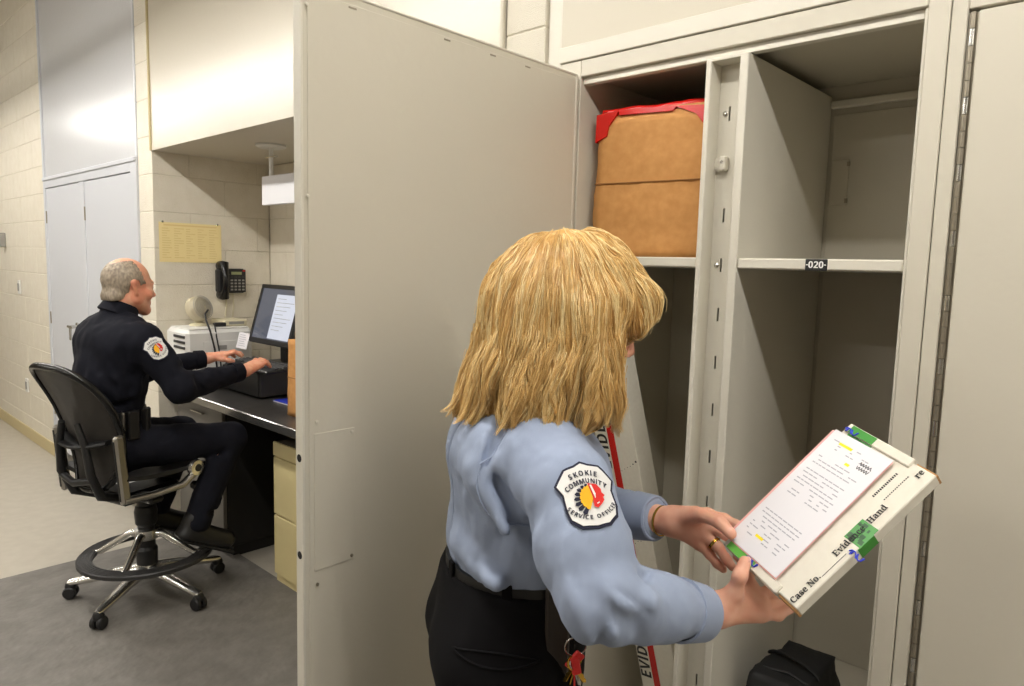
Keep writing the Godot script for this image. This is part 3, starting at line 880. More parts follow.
	for r in 5:
		for c in 4:
			var o := obj("phone_key", kk, M.grey_plastic if r > 0 else M.charcoal_plastic, face)
			o.position = Vector3(-0.006 + c * 0.0235, 0.02 - r * 0.0185, 0.056)
	var hs := new_st()
	var pts2 := []
	var rad := []
	for q in 15:
		var t := q / 14.0
		pts2.append(Vector3(-0.052, 0.1 - 0.2 * t, 0.05 + 0.035 * sin(PI * t)))
		rad.append(0.019 + 0.012 * pow(absf(2 * t - 1), 3.0))
	tube(hs, pts2, rad, 14, 0.8)
	obj("handset", hs, M.black_gloss, ph)
	for q in [0.085, -0.085]:
		var cup := new_st()
		lathe(cup, [Vector2(0.001, 0.052), Vector2(0.026, 0.05), Vector2(0.031, 0.03), Vector2(0.03, 0.0), Vector2(0.001, 0.0)], Transform3D(Basis(Vector3.RIGHT, PI / 2), Vector3(-0.052, q, 0.012)), 18)
		obj("ear_cup", cup, M.black_gloss, ph)
	# yellow chart
	var ch := thing("wall_chart", "wide yellow printed chart pinned to the alcove wall above the phone", "chart", Vector3(-4.143, 1.662, -0.203), PI / 2)
	obj("sheet", box_st(Vector3(-0.176, -0.111, 0), Vector3(0.176, 0.111, 0.0015), 0.0), M.paper_yellow, ch)
	var ln := new_st()
	var r2 := RandomNumberGenerator.new()
	r2.seed = 8
	for c in 5:
		for r in 13:
			var x := -0.16 + c * 0.066
			bx(ln, Vector3(x, 0.075 - r * 0.0135, 0.0015), Vector3(x + r2.randf_range(0.02, 0.056), 0.0795 - r * 0.0135, 0.0018), 0.0)
	bx(ln, Vector3(-0.15, 0.092, 0.0015), Vector3(0.15, 0.1, 0.0018), 0.0)
	obj("print", ln, M.print_tan, ch)
	for x in [-0.155, 0.155]:
		var tk := new_st()
		lathe(tk, [Vector2(0.0055, 0), Vector2(0.0055, 0.004), Vector2(0.001, 0.007)], Transform3D(Basis(Vector3.RIGHT, PI / 2), Vector3(x, 0.113, 0.0005)), 10)
		obj("pin", tk, M.bright_steel, ch)
	# sign hung from the soffit
	var sg := thing("hanging_sign", "blank white sign hanging on a rod below the soffit", "sign", Vector3(-3.39, 2.1545, -0.3))
	var pl := new_st()
	lathe(pl, [Vector2(0.001, 0), Vector2(0.075, 0), Vector2(0.075, -0.008), Vector2(0.06, -0.016), Vector2(0.001, -0.016)].map(func(v): return Vector2(v.x, v.y)))
	obj("ceiling_plate", pl, M.white_plastic, sg)
	var rd := new_st()
	tube(rd, [Vector3(0, -0.014, 0), Vector3(0, -0.16, 0)], 0.011, 12)
	obj("rod", rd, M.white_plastic, sg)
	obj("cross_bar", box_st(Vector3(-0.04, -0.062, -0.012), Vector3(0.05, -0.056, 0.012), 0.002), M.bright_steel, sg)
	obj("panel", box_st(Vector3(-0.078, -0.298, -0.012), Vector3(0.3, -0.152, 0.012), 0.003), M.white_sign, sg)
	# paper bag on the desk, half behind the locker door
	var pb := thing("desk_paper_bag", "brown paper bag standing on the desk beside the locker door", "paper bag", Vector3(-2.91, 0.852, -0.25))
	var st := new_st()
	crumple(st, Vector3(-0.09, 0, -0.09), Vector3(0.09, 0.36, 0.09), Vector3i(8, 14, 8), 0.005, 51, 0.05)
	obj("body", soft(st), M.kraft_paper, pb)
	obj("fold_line", box_st(Vector3(-0.088, 0.18, 0.084), Vector3(0.088, 0.184, 0.0905), 0.0008), M.kraft_edge, pb)
	st = new_st()
	crumple(st, Vector3(-0.085, 0.345, -0.02), Vector3(0.085, 0.395, 0.05), Vector3i(8, 4, 4), 0.004, 53, 0.0)
	obj("folded_mouth", soft(st), M.kraft_paper, pb)
	var bf := thing("blue_folder", "thin bright blue folder lying on the desk by the paper bag", "folder", Vector3(-3.23, 0.851, -0.37))
	obj("cover", box_st(Vector3(-0.11, 0, -0.1), Vector3(0.11, 0.008, 0.1), 0.001), M.blue_mark, bf)
	obj("pages", box_st(Vector3(-0.104, 0.0015, -0.094), Vector3(0.111, 0.0065, 0.101), 0.0), M.paper, bf)

# a mesh-backed drafting chair with a foot ring
func office_chair() -> void:
	var c := thing("office_chair", "black mesh drafting chair with polished aluminium base and foot ring", "chair", Vector3(-3.375, 0.008, 0.35), deg_to_rad(17))
	var hub := new_st()
	lathe(hub, [Vector2(0.001, 0.08), Vector2(0.05, 0.085), Vector2(0.055, 0.12), Vector2(0.042, 0.15), Vector2(0.001, 0.15)])
	obj("hub", hub, M.chrome, c)
	for i in 5:
		var a := deg_to_rad(71 + 72 * i)
		var dir := Vector3(cos(a), 0, sin(a))
		var lg := new_st()
		tube(lg, [dir * 0.03 + Vector3(0, 0.125, 0), dir * 0.14 + Vector3(0, 0.11, 0), dir * 0.27 + Vector3(0, 0.083, 0), dir * 0.325 + Vector3(0, 0.074, 0), dir * 0.34 + Vector3(0, 0.072, 0)], [0.034, 0.03, 0.024, 0.022, 0.014], 12, 0.75)
		var leg := obj("base_leg", lg, M.chrome, c)
		var cs := new_st()
		var tang := Vector3(-dir.z, 0, dir.x)
		for s in [-1, 1]:
			lathe(cs, [Vector2(0.001, -0.011), Vector2(0.024, -0.011), Vector2(0.0285, -0.006), Vector2(0.0285, 0.006), Vector2(0.024, 0.011), Vector2(0.001, 0.011)], Transform3D(Basis(dir, tang, dir.cross(tang)), dir * 0.33 + tang * s * 0.016 + Vector3(0, 0.0285, 0)), 18)
		obj("caster", cs, M.black_plastic, leg)
		var cap := new_st()
		lathe(cap, [Vector2(0.001, 0.074), Vector2(0.019, 0.073), Vector2(0.024, 0.06), Vector2(0.024, 0.044), Vector2(0.001, 0.044)], Transform3D(Basis.IDENTITY, dir * 0.33), 16)
		obj("caster_cap", cap, M.black_plastic, leg)
	var ring := new_st()
	for prof in [[0.22, 0.285]]:
		lathe(ring, [Vector2(prof[0], 0.19), Vector2(prof[0], 0.205), Vector2(prof[0] + 0.006, 0.21), Vector2(prof[1] - 0.006, 0.21), Vector2(prof[1], 0.205), Vector2(prof[1], 0.19), Vector2(prof[0], 0.19)], Transform3D.IDENTITY, 56)
	for q in 5:
		var rr := 0.23 + q * 0.0105
		lathe(ring, [Vector2(rr, 0.2099), Vector2(rr, 0.2125), Vector2(rr + 0.005, 0.2125), Vector2(rr + 0.005, 0.2099)], Transform3D.IDENTITY, 56)
	obj("foot_ring", ring, M.charcoal_plastic, c)
	for i in 4:
		var a := deg_to_rad(60 + 90 * i)
		var dir := Vector3(cos(a), 0, sin(a))
		var sp := new_st()
		tube(sp, [dir * 0.035 + Vector3(0, 0.295, 0), dir * 0.075 + Vector3(0, 0.292, 0), dir * 0.11 + Vector3(0, 0.268, 0), dir * 0.21 + Vector3(0, 0.205, 0), dir * 0.25 + Vector3(0, 0.197, 0)], [0.018, 0.018, 0.017, 0.014, 0.012], 12)
		obj("ring_arm", sp, M.chrome, c)
	var clamp_ := new_st()
	lathe(clamp_, [Vector2(0.036, 0.27), Vector2(0.052, 0.272), Vector2(0.052, 0.315), Vector2(0.036, 0.318)])
	obj("ring_clamp", clamp_, M.chrome, c)
	var col := new_st()
	lathe(col, [Vector2(0.001, 0.15), Vector2(0.045, 0.15), Vector2(0.047, 0.22), Vector2(0.038, 0.235), Vector2(0.036, 0.33), Vector2(0.046, 0.345), Vector2(0.05, 0.4), Vector2(0.044, 0.425), Vector2(0.038, 0.43), Vector2(0.034, 0.49), Vector2(0.001, 0.49)])
	obj("column", col, M.black_plastic, c)
	var tilt := new_st()
	bx(tilt, Vector3(-0.08, 0.475, -0.13), Vector3(0.08, 0.53, 0.16), 0.015)
	bx(tilt, Vector3(-0.2, 0.495, 0.05), Vector3(0.2, 0.525, 0.12), 0.01)
	obj("tilt_mechanism", tilt, M.black_plastic, c)
	# seat pan: shallow curve, front edge rolled down
	var seat := new_st()
	var grid := []
	for i in 17:
		var row := []
		for j in 17:
			var u := i / 16.0 * 2 - 1
			var v := j / 16.0 * 2 - 1
			var ww := 0.245 * sqrt(maxf(0.05, 1.0 - 0.25 * pow(absf(v), 4.0)))
			row.append(Vector3(u * ww, 0.605 + 0.028 * u * u - 0.035 * pow(maxf(0, -v), 3) + 0.012 * v * v, v * 0.235))
		grid.append(row)
	sheet(seat, grid, 0.018)
	obj("seat", seat, M.black_plastic, c)
	# backrest: curved frame and a mesh field
	var frame := new_st()
	var fp := []
	for i in 41:
		fp.append(back_at(TAU * i / 40.0, 1.0))
	tube(frame, fp, 0.016, 10, 0.8)
	obj("back_frame", frame, M.black_gloss, c)
	var mg := []
	for i in 21:
		var row := []
		for j in 41:
			row.append(back_at(TAU * j / 40.0, i / 20.0))
		mg.append(row)
	var ms := new_st()
	sheet(ms, mg, 0.003)
	obj("back_mesh", ms, M.chair_mesh, c)
	var lum := new_st()
	var lp := []
	for i in 13:
		var u := i / 12.0 * 2 - 1
		lp.append(Vector3(u * 0.15, 0.8 - 0.02 * (1 - u * u), 0.27 + 0.045 * (1 - u * u)))
	tube(lum, lp, [0.03, 0.034, 0.036, 0.036, 0.036, 0.036, 0.036, 0.036, 0.036, 0.036, 0.036, 0.034, 0.03], 10, 0.35)
	obj("lumbar_pad", lum, M.black_plastic, c)
	var yoke := new_st()
	for s in [-1, 1]:
		tube(yoke, [Vector3(s * 0.06, 0.52, 0.17), Vector3(s * 0.09, 0.56, 0.27), Vector3(s * 0.1, 0.66, 0.315), Vector3(s * 0.085, 0.78, 0.325), Vector3(s * 0.05, 0.88, 0.335)], [0.02, 0.02, 0.018, 0.016, 0.013], 10)
	tube(yoke, [Vector3(-0.1, 0.64, 0.31), Vector3(0, 0.62, 0.325), Vector3(0.1, 0.64, 0.31)], 0.015, 10)
	obj("back_yoke", yoke, M.black_plastic, c)
	for s in [-1, 1]:
		var ar := new_st()
		bx(ar, Vector3(-0.013, 0.0, -0.022), Vector3(0.013, 0.3, 0.022), 0.009, Transform3D(Basis(Vector3(1, 0, 0), deg_to_rad(5)), Vector3(s * 0.2, 0.535, 0.235)))
		var post := obj("arm_post", ar, M.brushed_aluminium, c)
		var inner := new_st()
		bx(inner, Vector3(-0.005, 0.02, 0.021), Vector3(0.005, 0.28, 0.0245), 0.001, Transform3D(Basis(Vector3(1, 0, 0), deg_to_rad(5)), Vector3(s * 0.2, 0.535, 0.235)))
		obj("post_groove", inner, M.black_plastic, post)
		var lk := new_st()
		tube(lk, [Vector3(s * 0.2, 0.55, 0.24), Vector3(s * 0.222, 0.55, 0.12), Vector3(s * 0.25, 0.565, 0.0), Vector3(s * 0.25, 0.6, -0.06)], [0.02, 0.02, 0.022, 0.02], 12, 0.7)
		obj("side_link", lk, M.brushed_aluminium, c)
		var pv := new_st()
		lathe(pv, [Vector2(0.001, -0.016), Vector2(0.034, -0.016), Vector2(0.038, 0.0), Vector2(0.034, 0.016), Vector2(0.017, 0.018), Vector2(0.016, 0.012), Vector2(0.001, 0.012)], Transform3D(Basis(Vector3(0, 0, 1), deg_to_rad(-90.0 * s)), Vector3(s * 0.258, 0.63, -0.065)), 22)
		var piv := obj("pivot", pv, M.chrome, c)
		var pc := new_st()
		lathe(pc, [Vector2(0.0155, 0.012), Vector2(0.0155, 0.0165), Vector2(0.001, 0.017)], Transform3D(Basis(Vector3(0, 0, 1), deg_to_rad(-90.0 * s)), Vector3(s * 0.258, 0.63, -0.065)), 18)
		obj("pivot_cap", pc, M.black_plastic, piv)
		var kn := new_st()
		lathe(kn, [Vector2(0.001, 0.0), Vector2(0.02, 0.0), Vector2(0.022, 0.02), Vector2(0.018, 0.035), Vector2(0.001, 0.036)], Transform3D(Basis(Vector3(0, 0, 1), deg_to_rad(-90.0 * s)), Vector3(s * 0.2, 0.53, -0.1)), 14)
		obj("adjuster_knob", kn, M.black_plastic, c)

# a point on the chair's back: a is the way round its outline, k from the middle (0) to the rim (1)
func back_at(a: float, k: float) -> Vector3:
	var ca := cos(a)
	var sa := sin(a)
	var u := signf(ca) * pow(absf(ca), 0.55) * k
	var v := signf(sa) * pow(absf(sa), 0.6) * k
	var y := 0.84 + v * 0.265
	var w := 0.19 - 0.045 * maxf(0.0, -v) + 0.01 * v
	var lean := 0.235 + 0.10 * (v + 0.2) * (v + 0.2) * 0.6 + 0.055 * v
	return Vector3(u * w, y + 0.02 * (1 - u * u) * maxf(v, 0), lean + 0.05 * (1.0 - u * u))

# a grid of points as a skin of some thickness
func sheet(st: SurfaceTool, g: Array, th: float) -> void:
	var n := g.size()
	var m: int = g[0].size()
	var top := []
	var bot := []
	for i in n:
		var a := []
		var b := []
		for j in m:
			var du: Vector3 = g[mini(i + 1, n - 1)][j] - g[maxi(i - 1, 0)][j]
			var dv: Vector3 = g[i][mini(j + 1, m - 1)] - g[i][maxi(j - 1, 0)]
			var nn := du.cross(dv)
			nn = Vector3.UP if nn.length() < 1e-9 else nn.normalized()
			a.append([g[i][j] + nn * th / 2, nn])
			b.append([g[i][j] - nn * th / 2, -nn])
		top.append(a)
		bot.append(b)
	for i in n - 1:
		for j in m - 1:
			smooth_quad(st, top[i][j], top[i + 1][j], top[i + 1][j + 1], top[i][j + 1])
			smooth_quad(st, bot[i][j], bot[i + 1][j], bot[i + 1][j + 1], bot[i][j + 1])
	for i in n - 1:
		for j in [0, m - 1]:
			var e: Vector3 = (g[i][j] - g[i][1 if j == 0 else m - 2]).normalized()
			quad(st, top[i][j][0], top[i + 1][j][0], bot[i + 1][j][0], bot[i][j][0], e)
	for j in m - 1:
		for i in [0, n - 1]:
			var e: Vector3 = (g[i][j] - g[1 if i == 0 else n - 2][j]).normalized()
			quad(st, top[i][j][0], top[i][j + 1][0], bot[i][j + 1][0], bot[i][j][0], e)

# ---------------------------------------------------------------- modelled figures: a distance field on a grid, meshed as surface nets
class Field:
	var o: Vector3
	var h: float
	var nx: int
	var ny: int
	var nz: int
	var d: PackedFloat32Array

	func _init(lo: Vector3, hi: Vector3, cell: float) -> void:
		o = lo
		h = cell
		nx = int((hi.x - lo.x) / cell) + 2
		ny = int((hi.y - lo.y) / cell) + 2
		nz = int((hi.z - lo.z) / cell) + 2
		d.resize(nx * ny * nz)
		d.fill(1.0)

	# tapered bar from a to b; sc squashes space about the bar (x, y, z half-widths relative to the radius); mode 0 joins, 1 carves
	func cap(a: Vector3, b: Vector3, ra: float, rb: float, k := 0.02, sc := Vector3.ONE, mode := 0) -> void:
		var m := maxf(ra, rb) * maxf(sc.x, maxf(sc.y, sc.z)) + k + 2.5 * h
		var lo := Vector3(minf(a.x, b.x), minf(a.y, b.y), minf(a.z, b.z)) - Vector3.ONE * m - o
		var hi := Vector3(maxf(a.x, b.x), maxf(a.y, b.y), maxf(a.z, b.z)) + Vector3.ONE * m - o
		var i0 := clampi(int(lo.x / h), 0, nx - 1)
		var i1 := clampi(int(hi.x / h) + 1, 0, nx - 1)
		var j0 := clampi(int(lo.y / h), 0, ny - 1)
		var j1 := clampi(int(hi.y / h) + 1, 0, ny - 1)
		var k0 := clampi(int(lo.z / h), 0, nz - 1)
		var k1 := clampi(int(hi.z / h) + 1, 0, nz - 1)
		var inv := Vector3.ONE / sc
		var least := minf(sc.x, minf(sc.y, sc.z))
		var aa := a * inv
		var ba := (b - a) * inv
		var bb := maxf(ba.dot(ba), 1e-9)
		var dr := rb - ra
		for kz in range(k0, k1 + 1):
			for jy in range(j0, j1 + 1):
				var n := (kz * ny + jy) * nx + i0
				var p := Vector3(o.x + i0 * h, o.y + jy * h, o.z + kz * h) * inv - aa
				var step := h * inv.x
				for ix in range(i0, i1 + 1):
					var t := clampf(p.dot(ba) / bb, 0.0, 1.0)
					var v := ((p - ba * t).length() - ra - dr * t) * least
					var w := d[n]
					if mode == 0:
						var q := maxf(k - absf(v - w), 0.0)
						d[n] = minf(v, w) - q * q / (4.0 * k)
					else:
						v = -v
						var q := maxf(k - absf(v - w), 0.0)
						d[n] = maxf(v, w) + q * q / (4.0 * k)
					n += 1
					p.x += step

	func ball(c: Vector3, r: Vector3, k := 0.02, mode := 0) -> void:
		var s := minf(r.x, minf(r.y, r.z))
		cap(c, c, s, s, k, r / s, mode)

	# keep what lies on the inner side of a plane, within reach of a point
	func trim(at: Vector3, n: Vector3, reach: float, k := 0.004) -> void:
		for kz in nz:
			var z := o.z + kz * h
			if absf(z - at.z) > reach:
				continue
			for jy in ny:
				var y := o.y + jy * h
				if absf(y - at.y) > reach:
					continue
				for ix in nx:
					var p := Vector3(o.x + ix * h, y, z)
					if absf(p.x - at.x) > reach:
						continue
					var v := (p - at).dot(n)
					var i := (kz * ny + jy) * nx + ix
					var w := d[i]
					var q := maxf(k - absf(v - w), 0.0)
					d[i] = maxf(v, w) + q * q / (4.0 * k)

	# push the surface in and out by noise
	func ruffle(noise: FastNoiseLite, amp: float, sc: Vector3, band := 0.03) -> void:
		var n := 0
		for kz in nz:
			for jy in ny:
				for ix in nx:
					if absf(d[n]) < band:
						d[n] += amp * noise.get_noise_3d((o.x + ix * h) * sc.x, (o.y + jy * h) * sc.y, (o.z + kz * h) * sc.z)
					n += 1

	func at(p: Vector3) -> float:
		var q := (p - o) / h
		var i := clampi(int(q.x), 0, nx - 2)
		var j := clampi(int(q.y), 0, ny - 2)
		var k := clampi(int(q.z), 0, nz - 2)
		var f := Vector3(clampf(q.x - i, 0, 1), clampf(q.y - j, 0, 1), clampf(q.z - k, 0, 1))
		var n := (k * ny + j) * nx + i
		var s := nx * ny
		var a := lerpf(lerpf(d[n], d[n + 1], f.x), lerpf(d[n + nx], d[n + nx + 1], f.x), f.y)
		var b := lerpf(lerpf(d[n + s], d[n + s + 1], f.x), lerpf(d[n + s + nx], d[n + s + nx + 1], f.x), f.y)
		return lerpf(a, b, f.z)

	func grad(p: Vector3) -> Vector3:
		var e := h * 0.8
		var g := Vector3(at(p + Vector3(e, 0, 0)) - at(p - Vector3(e, 0, 0)), at(p + Vector3(0, e, 0)) - at(p - Vector3(0, e, 0)), at(p + Vector3(0, 0, e)) - at(p - Vector3(0, 0, e)))
		return g.normalized() if g.length() > 1e-9 else Vector3.UP

	# first point of the surface met from p along dir
	func hit(p: Vector3, dir: Vector3, most := 0.2) -> Vector3:
		var t := 0.0
		for i in 120:
			var v := at(p + dir * t)
			if v < 0.0004 or t > most:
				break
			t += clampf(v * 0.7, 0.0004, 0.012)
		return p + dir * t

	func add_to(st: SurfaceTool, tf := Transform3D.IDENTITY, tint = null) -> void:
		var s := nx * ny
		var ids := PackedInt32Array()
		ids.resize(d.size())
		ids.fill(-1)
		var pos := PackedVector3Array()
		var offs := [0, 1, nx, nx + 1, s, s + 1, s + nx, s + nx + 1]
		var far := 2.2 * h
		var edges := [[0, 1], [2, 3], [4, 5], [6, 7], [0, 2], [1, 3], [4, 6], [5, 7], [0, 4], [1, 5], [2, 6], [3, 7]]
		var cube := [Vector3(0, 0, 0), Vector3(1, 0, 0), Vector3(0, 1, 0), Vector3(1, 1, 0), Vector3(0, 0, 1), Vector3(1, 0, 1), Vector3(0, 1, 1), Vector3(1, 1, 1)]
		for kz in nz - 1:
			for jy in ny - 1:
				var n := (kz * ny + jy) * nx
				for ix in nx - 1:
					var v0 := d[n]
					if v0 < far and v0 > -far:
						var c := 0
						for q in 8:
							if d[n + offs[q]] < 0.0:
								c += 1
						if c > 0 and c < 8:
							var sum := Vector3.ZERO
							var cnt := 0
							for e in edges:
								var a := d[n + offs[e[0]]]
								var b := d[n + offs[e[1]]]
								if (a < 0.0) != (b < 0.0):
									var ca: Vector3 = cube[e[0]]
									var cb: Vector3 = cube[e[1]]
									sum += ca.lerp(cb, a / (a - b))
									cnt += 1
							ids[n] = pos.size()
							pos.append(o + (Vector3(ix, jy, kz) + sum / cnt) * h)
					n += 1
		var nrm := PackedVector3Array()
		nrm.resize(pos.size())
		var col := PackedColorArray()
		col.resize(pos.size())
		var out := PackedVector3Array()
		out.resize(pos.size())
		for i in pos.size():
			var g := grad(pos[i])
			nrm[i] = (tf.basis * g).normalized()
			out[i] = tf * pos[i]
			if tint != null:
				col[i] = tint.call(pos[i], g)
		var coloured := tint != null
		var axes := [[1, nx, s], [nx, s, 1], [s, 1, nx]]
		for kz in range(1, nz - 1):
			for jy in range(1, ny - 1):
				var n := (kz * ny + jy) * nx + 1
				for ix in range(1, nx - 1):
					var v0 := d[n]
					if v0 < far and v0 > -far:
						for ax in axes:
							var v1: float = d[n + ax[0]]
							if (v0 < 0.0) != (v1 < 0.0):
								var a: int = ids[n]
								var b: int = ids[n - ax[1]]
								var c: int = ids[n - ax[1] - ax[2]]
								var e: int = ids[n - ax[2]]
								if a >= 0 and b >= 0 and c >= 0 and e >= 0:
									var order := [a, c, b, a, e, c] if v0 < 0.0 else [a, b, c, a, c, e]
									for q in order:
										if coloured:
											st.set_color(col[q])
										st.set_normal(nrm[q])
										st.add_vertex(out[q])
					n += 1

func field_mesh(f: Field, tf := Transform3D.IDENTITY, tint = null) -> SurfaceTool:
	var st := new_st()
	f.add_to(st, tf, tint)
	return st

func lin(r: int, g: int, b: int) -> Color:
	return rgb(r, g, b).srgb_to_linear()

# a head looking along -z, its eyes at the origin's height
func head_field(cell: float, jaw: float, nose: float, neck: float, neck_to: Vector3) -> Field:
	var f := Field.new(Vector3(-0.11, -0.2, -0.145), Vector3(0.11, 0.15, 0.14), cell)
	f.ball(Vector3(0, 0.03, 0.014), Vector3(0.0755, 0.092, 0.098), 0.02)
	f.ball(Vector3(0, -0.032, -0.03), Vector3(0.061, 0.082, 0.06), 0.03)
	for s in [-1.0, 1.0]:
		f.cap(Vector3(s * 0.05 * jaw, -0.055, 0.0), Vector3(s * 0.014, -0.105, -0.068), 0.022, 0.018, 0.03)
		f.ball(Vector3(s * 0.041, -0.03, -0.058), Vector3(0.027, 0.026, 0.026), 0.02)
	f.ball(Vector3(0, -0.106, -0.074), Vector3(0.02 * jaw, 0.017, 0.016), 0.018)
	f.cap(Vector3(-0.036, 0.017, -0.079), Vector3(0.036, 0.017, -0.079), 0.011, 0.011, 0.018)
	for s in [-1.0, 1.0]:
		f.ball(Vector3(s * 0.031, -0.001, -0.101), Vector3(0.017, 0.01, 0.014), 0.012, 1)
		f.ball(Vector3(s * 0.031, -0.002, -0.079), Vector3(0.013, 0.012, 0.0125), 0.003)
	f.cap(Vector3(0, 0.008, -0.088), Vector3(0, -0.036, -0.109 * nose), 0.007, 0.0105, 0.012)
	for s in [-1.0, 1.0]:
		f.ball(Vector3(s * 0.011, -0.041, -0.098), Vector3(0.0085, 0.0075, 0.01), 0.008)
	f.cap(Vector3(-0.02, -0.067, -0.083), Vector3(0.02, -0.067, -0.083), 0.006, 0.006, 0.01)
	f.cap(Vector3(-0.008, -0.0665, -0.089), Vector3(0.008, -0.0665, -0.089), 0.0055, 0.0055, 0.008)
	f.cap(Vector3(-0.013, -0.077, -0.086), Vector3(0.013, -0.077, -0.086), 0.006, 0.006, 0.008)
	f.cap(Vector3(-0.024, -0.0722, -0.094), Vector3(0.024, -0.0722, -0.094), 0.0022, 0.0022, 0.004, Vector3.ONE, 1)
	for s in [-1.0, 1.0]:
		f.cap(Vector3(s * 0.08, 0.016, 0.022), Vector3(s * 0.077, -0.034, 0.008), 0.0155, 0.009, 0.006, Vector3(0.55, 1, 1))
		f.ball(Vector3(s * 0.088, -0.002, 0.012), Vector3(0.005, 0.014, 0.007), 0.005, 1)
	f.cap(Vector3(0, -0.05, 0.03), neck_to, neck, neck * 1.06, 0.03)
	return f

func face_tint(base: Color, ruddy: Color, lip: Color, p: Vector3, n: FastNoiseLite) -> Color:
	var c := base.lerp(ruddy, clampf(0.35 + 0.9 * n.get_noise_3d(p.x * 30, p.y * 30, p.z * 30), 0, 1) * 0.5)
	if absf(p.x) > 0.066 and p.y < 0.035:
		c = c.lerp(ruddy, 0.6)
	if p.z < -0.084 and absf(p.y + 0.071) < 0.0105 and absf(p.x) < 0.024:
		c = lip
	if p.z < -0.1 and p.y > -0.05 and p.y < -0.02:
		c = c.lerp(ruddy, 0.45)
	if p.z < -0.084 and absf(p.y + 0.002) < 0.0062 and absf(absf(p.x) - 0.031) < 0.011:
		c = lin(226, 220, 214)
		if absf(absf(p.x) - 0.031) < 0.0052:
			c = lin(58, 66, 78)
	if absf(p.y - 0.022) < 0.0035 and p.z < -0.07 and absf(absf(p.x) - 0.032) < 0.018:
		c = c.lerp(lin(120, 92, 66), 0.6)
	return c

# one finger through its joints, thinner to the tip, and its nail
func finger(f: Field, j: Array, r: float, k := 0.006) -> void:
	var n := j.size()
	for i in n - 1:
		var a := r * (1.0 - 0.08 * i)
		f.cap(j[i], j[i + 1], a, a * 0.9, k)

# ---------------------------------------------------------------- the officer at the locker
# She stands at the locker, turned 38 degrees to the right; in her own axes she looks along -z and her right hand side is +x.
var her := Transform3D(Basis(Vector3.UP, deg_to_rad(-38)), Vector3(-0.80, 0, 0.615))
var shirt_field: Field
var slacks_field: Field
var fold_noise := FastNoiseLite.new()

